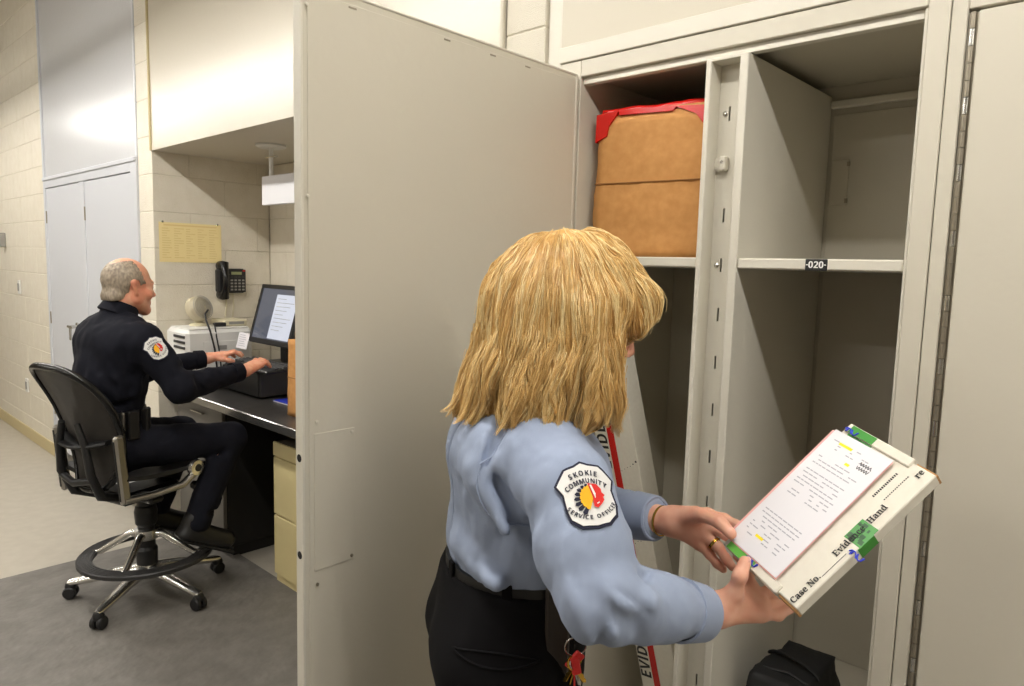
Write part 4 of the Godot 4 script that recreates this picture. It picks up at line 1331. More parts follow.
func woman() -> void:
	fold_noise.seed = 6
	fold_noise.frequency = 1.0
	fold_noise.fractal_octaves = 2
	var w := thing("person", "person with shoulder-length blonde hair in a light blue uniform shirt, reading at the open locker", "person", her.origin, deg_to_rad(-38))
	var base := lin(232, 178, 152)
	var ruddy := lin(220, 146, 120)
	# --- body: head, neck, trunk and arms under the cloth, hands
	var st := new_st()
	var look := Basis.looking_at(Vector3(0.26, -0.28, -0.92).normalized(), Vector3.UP)
	var head_tf := Transform3D(look, Vector3(0.042, 1.509, -0.07))
	var hf := head_field(0.005, 0.92, 0.97, 0.043, head_tf.affine_inverse() * Vector3(0.008, 1.37, 0.005))
	hf.add_to(st, head_tf, func(p, _n): return face_tint(base, ruddy, lin(196, 92, 84), p, fold_noise))
	var bf := Field.new(Vector3(-0.3, 0.4, -0.28), Vector3(0.38, 1.46, 0.18), 0.016)
	bf.cap(Vector3(0, 1.1, 0.0), Vector3(0, 1.27, 0.0), 0.075, 0.08, 0.03, Vector3(1.4, 1, 1.05))
	bf.cap(Vector3(-0.12, 1.3, 0), Vector3(0.12, 1.3, 0), 0.03, 0.03, 0.03)
	bf.cap(Vector3(0, 1.28, 0.01), Vector3(0.008, 1.4, -0.005), 0.05, 0.04, 0.02)
	bf.cap(Vector3(0, 1.1, 0), Vector3(0, 0.95, 0.02), 0.075, 0.085, 0.03, Vector3(1.4, 1, 1.1))
	for s in [-1.0, 1.0]:
		bf.cap(Vector3(s * 0.085, 0.93, 0.01), Vector3(s * 0.085, 0.5, 0.0), 0.07, 0.05, 0.02)
	bf.cap(Vector3(0.16, 1.285, -0.02), Vector3(0.305, 1.13, -0.055), 0.032, 0.028, 0.02)
	bf.cap(Vector3(0.305, 1.13, -0.055), Vector3(0.208, 1.055, -0.25), 0.028, 0.024, 0.02)
	bf.cap(Vector3(-0.16, 1.285, -0.02), Vector3(-0.2, 1.09, -0.11), 0.034, 0.03, 0.02)
	bf.cap(Vector3(-0.2, 1.09, -0.11), Vector3(0.024, 1.139, -0.238), 0.034, 0.025, 0.03)
	var skin_at := func(p: Vector3, _n): return base.lerp(ruddy, clampf(0.45 + 0.8 * fold_noise.get_noise_3d(p.x * 40, p.y * 40, p.z * 40), 0, 1) * 0.6)
	bf.add_to(st, Transform3D.IDENTITY, skin_at)
	# right hand: palm under the carton's near edge, thumb up over it
	var rh := Field.new(Vector3(0.1, 1.0, -0.47), Vector3(0.28, 1.18, -0.21), 0.0034)
	rh.cap(Vector3(0.212, 1.056, -0.232), Vector3(0.2, 1.052, -0.275), 0.0245, 0.023, 0.01, Vector3(1, 1.1, 1))
	var kn := [Vector3(0.184, 1.082, -0.337), Vector3(0.19, 1.069, -0.346), Vector3(0.2, 1.058, -0.349), Vector3(0.211, 1.048, -0.344)]
	for q in 4:
		rh.cap(Vector3(0.2, 1.054, -0.275), kn[q], 0.019, 0.0125, 0.014)
	rh.cap(Vector3(0.206, 1.058, -0.272), Vector3(0.214, 1.084, -0.293), 0.019, 0.0155, 0.014)
	rh.cap(Vector3(0.2, 1.068, -0.31), Vector3(0.2, 1.068, -0.31), 0.018, 0.018, 0.014)
	finger(rh, [Vector3(0.206, 1.064, -0.278), Vector3(0.218, 1.092, -0.294), Vector3(0.226, 1.121, -0.297), Vector3(0.219, 1.139, -0.307)], 0.0128, 0.007)
	finger(rh, [kn[0], Vector3(0.162, 1.098, -0.345), Vector3(0.148, 1.108, -0.343), Vector3(0.139, 1.113, -0.336)], 0.0102)
	finger(rh, [kn[1], Vector3(0.172, 1.07, -0.384), Vector3(0.16, 1.082, -0.404), Vector3(0.15, 1.098, -0.413)], 0.0102)
	finger(rh, [kn[2], Vector3(0.188, 1.055, -0.388), Vector3(0.178, 1.064, -0.412), Vector3(0.168, 1.08, -0.424)], 0.0098)
	finger(rh, [kn[3], Vector3(0.207, 1.043, -0.376), Vector3(0.2, 1.05, -0.398), Vector3(0.192, 1.064, -0.41)], 0.0088)
	rh.add_to(st, Transform3D.IDENTITY, skin_at)
	# left hand: round the carton's left corner, thumb on top, fingers below
	var lh := Field.new(Vector3(-0.02, 1.04, -0.4), Vector3(0.2, 1.22, -0.2), 0.0034)
	lh.cap(Vector3(0.02, 1.138, -0.234), Vector3(0.042, 1.139, -0.258), 0.0235, 0.022, 0.01, Vector3(1, 1.1, 1))
	var lk := [Vector3(0.074, 1.162, -0.31), Vector3(0.074, 1.143, -0.315), Vector3(0.072, 1.124, -0.31), Vector3(0.066, 1.107, -0.301)]
	for q in 4:
		lh.cap(Vector3(0.044, 1.139, -0.26), lk[q], 0.018, 0.012, 0.014)
	lh.cap(Vector3(0.05, 1.148, -0.262), Vector3(0.085, 1.166, -0.284), 0.0185, 0.015, 0.014)
	finger(lh, [Vector3(0.061, 1.158, -0.27), Vector3(0.104, 1.172, -0.288), Vector3(0.142, 1.174, -0.3), Vector3(0.165, 1.163, -0.309)], 0.0126, 0.007)
	finger(lh, [lk[0], Vector3(0.098, 1.162, -0.33), Vector3(0.116, 1.158, -0.342), Vector3(0.13, 1.156, -0.354)], 0.0102)
	finger(lh, [lk[1], Vector3(0.094, 1.134, -0.335), Vector3(0.112, 1.122, -0.348), Vector3(0.128, 1.112, -0.352)], 0.0104)
	finger(lh, [lk[2], Vector3(0.092, 1.11, -0.325), Vector3(0.106, 1.094, -0.334), Vector3(0.118, 1.085, -0.34)], 0.0098)
	finger(lh, [lk[3], Vector3(0.08, 1.092, -0.316), Vector3(0.092, 1.08, -0.325), Vector3(0.102, 1.074, -0.332)], 0.0088)
	lh.add_to(st, Transform3D.IDENTITY, skin_at)
	obj("body", st, M.skin, w, "fair skin of face, neck and hands")
	for q in [[Vector3(0.222, 1.1445, -0.3085), Vector3(0.15, 0.75, 0.64), 0.0075], [Vector3(0.163, 1.171, -0.3055), Vector3(0.1, 0.85, 0.52), 0.0075]]:
		var nl := new_st()
		var yy: Vector3 = q[1].normalized()
		var xx := yy.cross(Vector3(0, 0, 1)).normalized()
		lathe(nl, [Vector2(0.001, 0.0016), Vector2(0.004, 0.0014), Vector2(0.006, 0.0003), Vector2(0.006, -0.002), Vector2(0.001, -0.002)], Transform3D(Basis(xx, yy, xx.cross(yy)), q[0]), 14)
		var nm: StandardMaterial3D = M.get("nail")
		if nm == null:
			nm = mat("nail", rgb(234, 176, 158), 0.3)
		obj("nail", nl, nm, w)
	# --- shirt
	var f := Field.new(Vector3(-0.31, 0.99, -0.3), Vector3(0.42, 1.45, 0.21), 0.006)
	shirt_field = f
	f.cap(Vector3(0, 1.06, 0.0), Vector3(0, 1.12, 0.0), 0.1, 0.103, 0.03, Vector3(1.46, 1, 1.16))
	f.cap(Vector3(0, 1.12, 0.002), Vector3(0, 1.26, 0.004), 0.103, 0.1, 0.04, Vector3(1.46, 1, 1.2))
	f.cap(Vector3(-0.08, 1.22, -0.06), Vector3(0.08, 1.22, -0.06), 0.075, 0.075, 0.05)
	f.cap(Vector3(-0.09, 1.265, 0.035), Vector3(0.09, 1.265, 0.035), 0.085, 0.085, 0.05)
	f.cap(Vector3(-0.13, 1.295, -0.006), Vector3(0.13, 1.295, -0.006), 0.046, 0.046, 0.05)
	f.cap(Vector3(-0.06, 1.325, 0.01), Vector3(0.06, 1.325, 0.01), 0.045, 0.045, 0.05)
	f.cap(Vector3(0, 1.33, 0.015), Vector3(0.005, 1.395, 0.005), 0.066, 0.052, 0.03)
	# right sleeve
	f.cap(Vector3(0.155, 1.288, -0.012), Vector3(0.2, 1.258, -0.025), 0.053, 0.062, 0.04)
	f.cap(Vector3(0.2, 1.258, -0.025), Vector3(0.255, 1.19, -0.04), 0.062, 0.064, 0.03)
	f.cap(Vector3(0.255, 1.19, -0.04), Vector3(0.305, 1.132, -0.052), 0.064, 0.054, 0.03)
	f.cap(Vector3(0.31, 1.135, -0.052), Vector3(0.262, 1.098, -0.15), 0.055, 0.048, 0.02)
	f.cap(Vector3(0.262, 1.098, -0.15), Vector3(0.216, 1.06, -0.238), 0.048, 0.0385, 0.02)
	# left sleeve
	f.cap(Vector3(-0.155, 1.288, -0.012), Vector3(-0.2, 1.09, -0.11), 0.056, 0.052, 0.03)
	f.cap(Vector3(-0.2, 1.09, -0.11), Vector3(-0.08, 1.118, -0.18), 0.052, 0.046, 0.03)
	f.cap(Vector3(-0.08, 1.118, -0.18), Vector3(0.018, 1.137, -0.233), 0.046, 0.037, 0.02)
	# folds pressed into the cloth
	for g in [[Vector3(0.155, 1.25, 0.075), Vector3(0.205, 1.19, 0.02), 0.012, 0.005], [Vector3(0.205, 1.19, 0.02), Vector3(0.2, 1.12, 0.0), 0.01, 0.005],
			[Vector3(0.1, 1.23, 0.12), Vector3(0.18, 1.15, 0.07), 0.008, 0.004], [Vector3(0.06, 1.17, 0.135), Vector3(0.17, 1.115, 0.085), 0.007, 0.004],
			[Vector3(0.362, 1.17, -0.02), Vector3(0.36, 1.1, -0.1), 0.006, 0.004], [Vector3(0.372, 1.15, -0.04), Vector3(0.32, 1.06, -0.05), 0.007, 0.004],
			[Vector3(0.352, 1.12, -0.09), Vector3(0.315, 1.045, -0.11), 0.006, 0.004],
			 [Vector3(0.02, 1.32, 0.125), Vector3(0.03, 1.1, 0.135), 0.004, 0.003],
			[Vector3(0.125, 1.36, 0.045), Vector3(0.15, 1.26, 0.1), 0.006, 0.004], [Vector3(0.29, 1.28, 0.03), Vector3(0.24, 1.21, 0.045), 0.006, 0.005]]:
		f.cap(g[0], g[1], g[2], g[3], 0.022, Vector3.ONE, 1)
	for g in [[Vector3(0.13, 1.27, 0.1), Vector3(0.18, 1.185, 0.06), 0.012, 0.006], [Vector3(0.335, 1.14, -0.035), Vector3(0.325, 1.1, -0.075), 0.014, 0.01], [Vector3(0.33, 1.14, -0.115), Vector3(0.3, 1.075, -0.125), 0.01, 0.008], [Vector3(0.06, 1.12, 0.115), Vector3(0.16, 1.095, 0.07), 0.014, 0.012]]:
		f.cap(g[0], g[1], g[2], g[3], 0.022)
	for g in [[Vector3(0.215, 1.245, 0.055), Vector3(0.235, 1.185, 0.04), 0.006], [Vector3(0.195, 1.2, 0.045), Vector3(0.175, 1.1, 0.075), 0.006], [Vector3(0.12, 1.2, 0.115), Vector3(0.175, 1.12, 0.075), 0.005], [Vector3(0.05, 1.25, 0.14), Vector3(0.14, 1.16, 0.108), 0.004], [Vector3(0.36, 1.185, -0.05), Vector3(0.345, 1.13, -0.11), 0.004], [Vector3(0.375, 1.13, -0.07), Vector3(0.34, 1.075, -0.085), 0.005], [Vector3(0.31, 1.165, -0.11), Vector3(0.27, 1.15, -0.135), 0.006], [Vector3(0.33, 1.24, 0.0), Vector3(0.29, 1.19, 0.03), 0.004]]:
		f.cap(g[0], g[1], g[2], g[2] * 0.5, 0.009, Vector3.ONE, 1)
	f.ruffle(fold_noise, 0.0045, Vector3(16, 7, 16))
	f.ruffle(fold_noise, 0.0016, Vector3(70, 22, 70))
	f.trim(Vector3(0, 1.045, 0), Vector3(0, -1, 0), 0.19)
	f.trim(Vector3(0.2115, 1.0565, -0.2455), Vector3(-0.44, -0.36, -0.83).normalized(), 0.06)
	f.trim(Vector3(0.025, 1.1385, -0.2385), Vector3(0.86, 0.17, -0.48).normalized(), 0.06)
	f.trim(Vector3(0.005, 1.4, 0.005), Vector3(0.05, 1, -0.1).normalized(), 0.12)
	var shirt := obj("shirt", field_mesh(f), M.shirt_blue, w, "light blue uniform shirt")
	# cuffs and collar with an edge of their own
	for c in [[Vector3(0.2145, 1.059, -0.24), Vector3(0.237, 1.077, -0.198), 0.042, 0.0465], [Vector3(0.022, 1.138, -0.237), Vector3(-0.015, 1.131, -0.215), 0.0395, 0.043]]:
		var cf := new_st()
		sleeve_band(cf, c[0], c[1], c[2], c[3])
		obj("cuff", cf, M.shirt_blue, shirt)
	var cl := new_st()
	sleeve_band(cl, Vector3(0.006, 1.408, 0.0), Vector3(0.0, 1.368, 0.012), 0.054, 0.066)
	obj("collar", cl, M.shirt_blue, shirt)
	# stitched seams: arm hole, yoke, back crease and sleeve crease
	for sm in [[Vector3(0.03, 1.36, 0.2), Vector3(0.045, 1.05, 0.2), Vector3(0, 0, -1), 0.0012, 14], [Vector3(0.145, 1.325, 0.2), Vector3(0.165, 1.17, 0.2), Vector3(0, 0, -1), 0.0016, 14]]:
		var se := new_st()
		var pts := []
		for q in sm[4] + 1:
			var hp := f.hit(sm[0].lerp(sm[1], float(q) / sm[4]), sm[2], 0.3)
			if absf(f.at(hp)) < 0.004:
				pts.append(hp + sm[2] * 0.0003)
		if pts.size() < 3:
			continue
		tube(se, pts, sm[3], 5)
		obj("seam", se, M.shirt_blue, shirt)
	patch(shirt, f, Vector3(0.275, 1.27, -0.04), Vector3(0.305, 1.132, -0.052) - Vector3(0.2, 1.258, -0.025), Vector3(1, 0.1, 0.12), 0.043, 0.05, 0.0034, true)
	# --- slacks
	var s := Field.new(Vector3(-0.25, 0.02, -0.22), Vector3(0.27, 1.09, 0.22), 0.0125)
	slacks_field = s
	s.cap(Vector3(0, 1.03, 0.005), Vector3(0, 1.06, 0.0), 0.103, 0.1, 0.03, Vector3(1.48, 1, 1.2))
	s.cap(Vector3(0, 0.94, 0.022), Vector3(0, 1.03, 0.01), 0.113, 0.105, 0.05, Vector3(1.52, 1, 1.2))
	for x in [-1.0, 1.0]:
		s.cap(Vector3(x * 0.085, 0.93, 0.055), Vector3(x * 0.085, 0.88, 0.05), 0.1, 0.1, 0.05)
		s.cap(Vector3(x * 0.09, 0.9, 0.015), Vector3(x * 0.09, 0.5, 0.0), 0.105, 0.078, 0.03)
		s.cap(Vector3(x * 0.09, 0.5, 0.0), Vector3(x * 0.09, 0.05, 0.01), 0.078, 0.07, 0.03)
	s.ruffle(fold_noise, 0.004, Vector3(9, 6, 9))
	s.trim(Vector3(0, 1.068, 0), Vector3(0, 1, 0), 0.24)
	s.trim(Vector3(0, 0.045, 0), Vector3(0, -1, 0), 0.3)
	var slacks := obj("slacks", field_mesh(s), M.trouser_black, w, "black uniform trousers")
	# welt pocket at the back
	var lip := new_st()
	for v in [1.0, -1.0]:
		var pts := []
		for q in 15:
			var t := q / 14.0
			var an := lerpf(0.86, 1.62, t)
			var dn := Vector3(-sin(an), 0, -cos(an))
			var p := Vector3(0, 0.984 + v * 0.011 * sin(PI * t) - 0.006 * t, 0.01) - dn * 0.3
			pts.append(s.hit(p, dn, 0.3) - dn * 0.0006)
		tube(lip, pts, 0.0019, 6)
	obj("pocket", lip, M.trouser_black, slacks)
	var belt := new_st()
	ring_band(belt, 1.045, 1.08, 0.154, 0.129, 0.006)
	obj("belt", belt, M.leather_black, w)
	for a in [0.35, 1.2, 2.2, 3.6, 5.0]:
		var lp := new_st()
		var n := Vector3(sin(a) * 0.129, 0, cos(a) * 0.129)
		var dirn := Vector3(sin(a) / 0.156, 0, cos(a) / 0.132).normalized()
		var b := Basis(Vector3.UP.cross(dirn).normalized(), Vector3.UP, dirn)
		bx(lp, Vector3(-0.008, 1.035, -0.002), Vector3(0.008, 1.088, 0.004), 0.0015, Transform3D(b, Vector3(sin(a) * 0.161, 0, cos(a) * 0.136)))
		obj("belt_loop", lp, M.trouser_black, slacks)
	# shoes
	for x in [-1.0, 1.0]:
		var sf := Field.new(Vector3(x * 0.09 - 0.07, -0.01, -0.24), Vector3(x * 0.09 + 0.07, 0.13, 0.1), 0.009)
		sf.cap(Vector3(x * 0.09, 0.045, 0.03), Vector3(x * 0.095, 0.035, -0.15), 0.042, 0.038, 0.02)
		sf.cap(Vector3(x * 0.09, 0.06, 0.02), Vector3(x * 0.09, 0.1, 0.01), 0.045, 0.05, 0.02)
		sf.trim(Vector3(0, 0.008, 0), Vector3(0, -1, 0), 0.5)
		obj("shoe", field_mesh(sf), M.leather_black, w)
	ring_hold(w)
	hair(w, head_tf)

# a gold ring on the left ring finger
func ring_hold(w: Node3D) -> void:
	var r := new_st()
	var ax := (Vector3(0.092, 1.11, -0.325) - Vector3(0.072, 1.124, -0.31)).normalized()
	var xx := ax.cross(Vector3.UP).normalized()
	lathe(r, [Vector2(0.0105, -0.0025), Vector2(0.012, -0.0025), Vector2(0.0124, 0), Vector2(0.012, 0.0025), Vector2(0.0105, 0.0025)], Transform3D(Basis(xx, ax, xx.cross(ax)), Vector3(0.086, 1.1145, -0.3205)), 24)
	obj("finger_ring", r, M.brass, w)
	var b := new_st()
	ax = Vector3(0.86, 0.1, -0.5).normalized()
	xx = ax.cross(Vector3.UP).normalized()
	lathe(b, [Vector2(0.0255, -0.002), Vector2(0.0272, -0.002), Vector2(0.0272, 0.002), Vector2(0.0255, 0.002)], Transform3D(Basis(xx, ax, xx.cross(ax)), Vector3(0.032, 1.137, -0.246)), 28)
	obj("bracelet", b, M.brass, w)

# a short band round a limb, open at its ends
func sleeve_band(st: SurfaceTool, a: Vector3, b: Vector3, ra: float, rb: float) -> void:
	var ax := (b - a).normalized()
	var xx := ax.cross(Vector3(0.3, 1, 0.2)).normalized()
	var l := (b - a).length()
	lathe(st, [Vector2(ra - 0.005, -0.002), Vector2(ra - 0.001, -0.003), Vector2(ra + 0.001, 0.0), Vector2(rb + 0.001, l), Vector2(rb - 0.003, l + 0.001)], Transform3D(Basis(xx, ax, xx.cross(ax)), a), 32)

# an oval band round the waist
func ring_band(st: SurfaceTool, y0: float, y1: float, rx: float, rz: float, th: float) -> void:
	var n := 56
	for i in n:
		var v := []
		for q in [i, i + 1]:
			var a: float = TAU * q / n
			var p := Vector3(sin(a) * rx, 0, cos(a) * rz)
			var nn := Vector3(sin(a) / rx, 0, cos(a) / rz).normalized()
			v.append([p, nn])
		for s in [[1.0, y0, y1]]:
			var o0: Vector3 = v[0][0] + v[0][1] * th
			var o1: Vector3 = v[1][0] + v[1][1] * th
			smooth_quad(st, [o0 + Vector3(0, y0, 0), v[0][1]], [o1 + Vector3(0, y0, 0), v[1][1]], [o1 + Vector3(0, y1, 0), v[1][1]], [o0 + Vector3(0, y1, 0), v[0][1]])
			quad(st, o0 + Vector3(0, y1, 0), o1 + Vector3(0, y1, 0), v[1][0] + Vector3(0, y1, 0), v[0][0] + Vector3(0, y1, 0), Vector3.UP)
			quad(st, o0 + Vector3(0, y0, 0), o1 + Vector3(0, y0, 0), v[1][0] + Vector3(0, y0, 0), v[0][0] + Vector3(0, y0, 0), Vector3.DOWN)

# an embroidered shoulder patch lying on a sleeve: down is along the arm, out away from it
func patch(parent: Node3D, f: Field, at: Vector3, down: Vector3, out: Vector3, hw: float, hh: float, lift: float, full: bool) -> void:
	var v := -down.normalized()
	var n := (out - v * out.dot(v)).normalized()
	var u := v.cross(n).normalized()
	var lay := func(p: Vector3) -> Vector3:
		var start := at + u * p.x + v * p.y + n * 0.06
		var q := f.hit(start, -n, 0.14)
		return q + n * (lift + p.z)
	# the shield's outline
	var shape := [Vector2(-0.22, 0.86), Vector2(-0.6, 0.8), Vector2(-1.0, 0.42), Vector2(-0.84, 0.12), Vector2(-0.86, -0.35), Vector2(-0.8, -0.66), Vector2(-0.5, -0.92), Vector2(0.0, -1.0), Vector2(0.42, -0.95), Vector2(0.74, -0.7), Vector2(0.88, -0.3), Vector2(0.86, 0.15), Vector2(1.0, 0.46), Vector2(0.62, 0.82), Vector2(0.26, 0.86), Vector2(0.02, 0.96)]
	var fine := []
	for i in shape.size():
		for q in 3:
			var a: Vector2 = shape[i]
			var b: Vector2 = shape[(i + 1) % shape.size()]
			fine.append(a.lerp(b, q / 3.0))
	for layer in [[1.0, 0.0, M.thread_navy, "patch_border"], [0.92, 0.0014, M.thread_white, "patch_field"]]:
		var st := new_st()
		var m := fine.size()
		var rings := 6
		for r in rings:
			for i in m:
				var c := []
				for e in [[r, i], [r + 1, i], [r + 1, i + 1], [r, i + 1]]:
					var k: float = layer[0] * e[0] / rings
					var p2: Vector2 = fine[e[1] % m] * k
					c.append(lay.call(Vector3(p2.x * hw, p2.y * hh, layer[1])))
				if r > 0:
					tri(st, c[0], c[1], c[2], n)
					tri(st, c[0], c[2], c[3], n)
				else:
					tri(st, c[0], c[1], c[2], n)
		# turned-down rim, so that the badge has thickness
		for i in m:
			var a: Vector2 = fine[i] * layer[0]
			var b: Vector2 = fine[(i + 1) % m] * layer[0]
			var pa: Vector3 = lay.call(Vector3(a.x * hw, a.y * hh, layer[1]))
			var pb: Vector3 = lay.call(Vector3(b.x * hw, b.y * hh, layer[1]))
			quad(st, pa, pb, pb - n * (lift + 0.0005), pa - n * (lift + 0.0005), (u * (a.x + b.x) + v * (a.y + b.y)).normalized())
		obj(layer[3], soft(st) if false else st, layer[2], parent)
	# head with a feather war bonnet in the middle of the badge
	var parts := [[M.thread_navy, "patch_feather_tips", []], [M.thread_yellow, "patch_feathers", []], [M.thread_red, "patch_profile", []], [M.thread_white, "patch_band", []]]
	for q in 9:
		var a := deg_to_rad(88 + q * 18)
		var lo := 0.34 + 0.012 * q
		var hi := 0.40 + 0.03 * q
		parts[0][2].append([Vector2(0.1, 0.0), Vector2(0.1 + cos(a - 0.12) * hi * 0.9, sin(a - 0.12) * hi * 0.8), Vector2(0.1 + cos(a + 0.02) * hi, sin(a + 0.02) * hi * 0.88), Vector2(0.1 + cos(a + 0.13) * hi * 0.9, sin(a + 0.13) * hi * 0.8)])
		parts[1][2].append([Vector2(0.12, -0.02), Vector2(0.12 + cos(a - 0.17) * lo * 0.92, sin(a - 0.17) * lo * 0.86), Vector2(0.12 + cos(a) * lo, sin(a) * lo * 0.92), Vector2(0.12 + cos(a + 0.17) * lo * 0.92, sin(a + 0.17) * lo * 0.86)])
	parts[2][2].append([Vector2(0.05, 0.36), Vector2(0.3, 0.32), Vector2(0.4, 0.2), Vector2(0.39, 0.1), Vector2(0.46, 0.02), Vector2(0.39, -0.03), Vector2(0.4, -0.12), Vector2(0.3, -0.22), Vector2(0.16, -0.32), Vector2(0.06, -0.26), Vector2(0.1, 0.0)])
	parts[3][2].append([Vector2(0.1, 0.3), Vector2(0.15, 0.31), Vector2(0.22, 0.02), Vector2(0.16, -0.06)])
	parts[3][2].append([Vector2(0.14, -0.14), Vector2(0.22, -0.1), Vector2(0.25, -0.18), Vector2(0.17, -0.22)])
	for i in parts.size():
		var st := new_st()
		for poly in parts[i][2]:
			var pp := PackedVector2Array(poly)
			var ids := Geometry2D.triangulate_polygon(pp)
			for t in range(0, ids.size(), 3):
				var c := []
				for e in 3:
					var p2 := pp[ids[t + e]]
					c.append(lay.call(Vector3(p2.x * 1.12 * hw, (p2.y * 1.05 - 0.1) * hh, 0.0034 + 0.0005 * i)))
				tri(st, c[0], c[1], c[2], n)
		obj(parts[i][1], st, parts[i][0], parent)
	if not full:
		return
	var tx := new_st()
	# two arched lines above and one bowed line below: radius, angle, height of the line's middle, size, all in half heights
	for line in [["SKOKlE", 1.19, 0.66, 0.585, 0.2, 1.0], ["COMMUNlTY", 1.12, 1.0, 0.36, 0.185, 1.0], ["SERVlCE OFFlCER", 0.72, 2.1, -0.68, 0.165, -1.0]]:
		var t: String = line[0]
		var wide := []
		var sum := 0.0
		for ch in t:
			var cw: float = {"M": 1.3, "l": 0.5, " ": 0.6, "O": 1.15, "N": 1.12, "U": 1.08}.get(ch, 0.95)
			wide.append(sum + cw / 2)
			sum += cw
		for i in t.length():
			if t[i] == " ":
				continue
			var ang: float = (wide[i] / sum - 0.5) * line[2] * 1.1
			var sg: float = line[5]
			var up2 := Vector2(sg * sin(ang), cos(ang))
			var cen := Vector2(sin(ang) * line[1], line[3] - sg * line[1] * (1.0 - cos(ang))) * hh
			var rt := Vector2(up2.y, -up2.x)
			letters(tx, t[i], line[4] * hh, func(p: Vector3): return lay.call(Vector3(cen.x + rt.x * p.x + up2.x * p.y, cen.y + rt.y * p.x + up2.y * p.y, 0.0024 + p.z)))
	obj("patch_lettering", tx, M.thread_navy, parent)

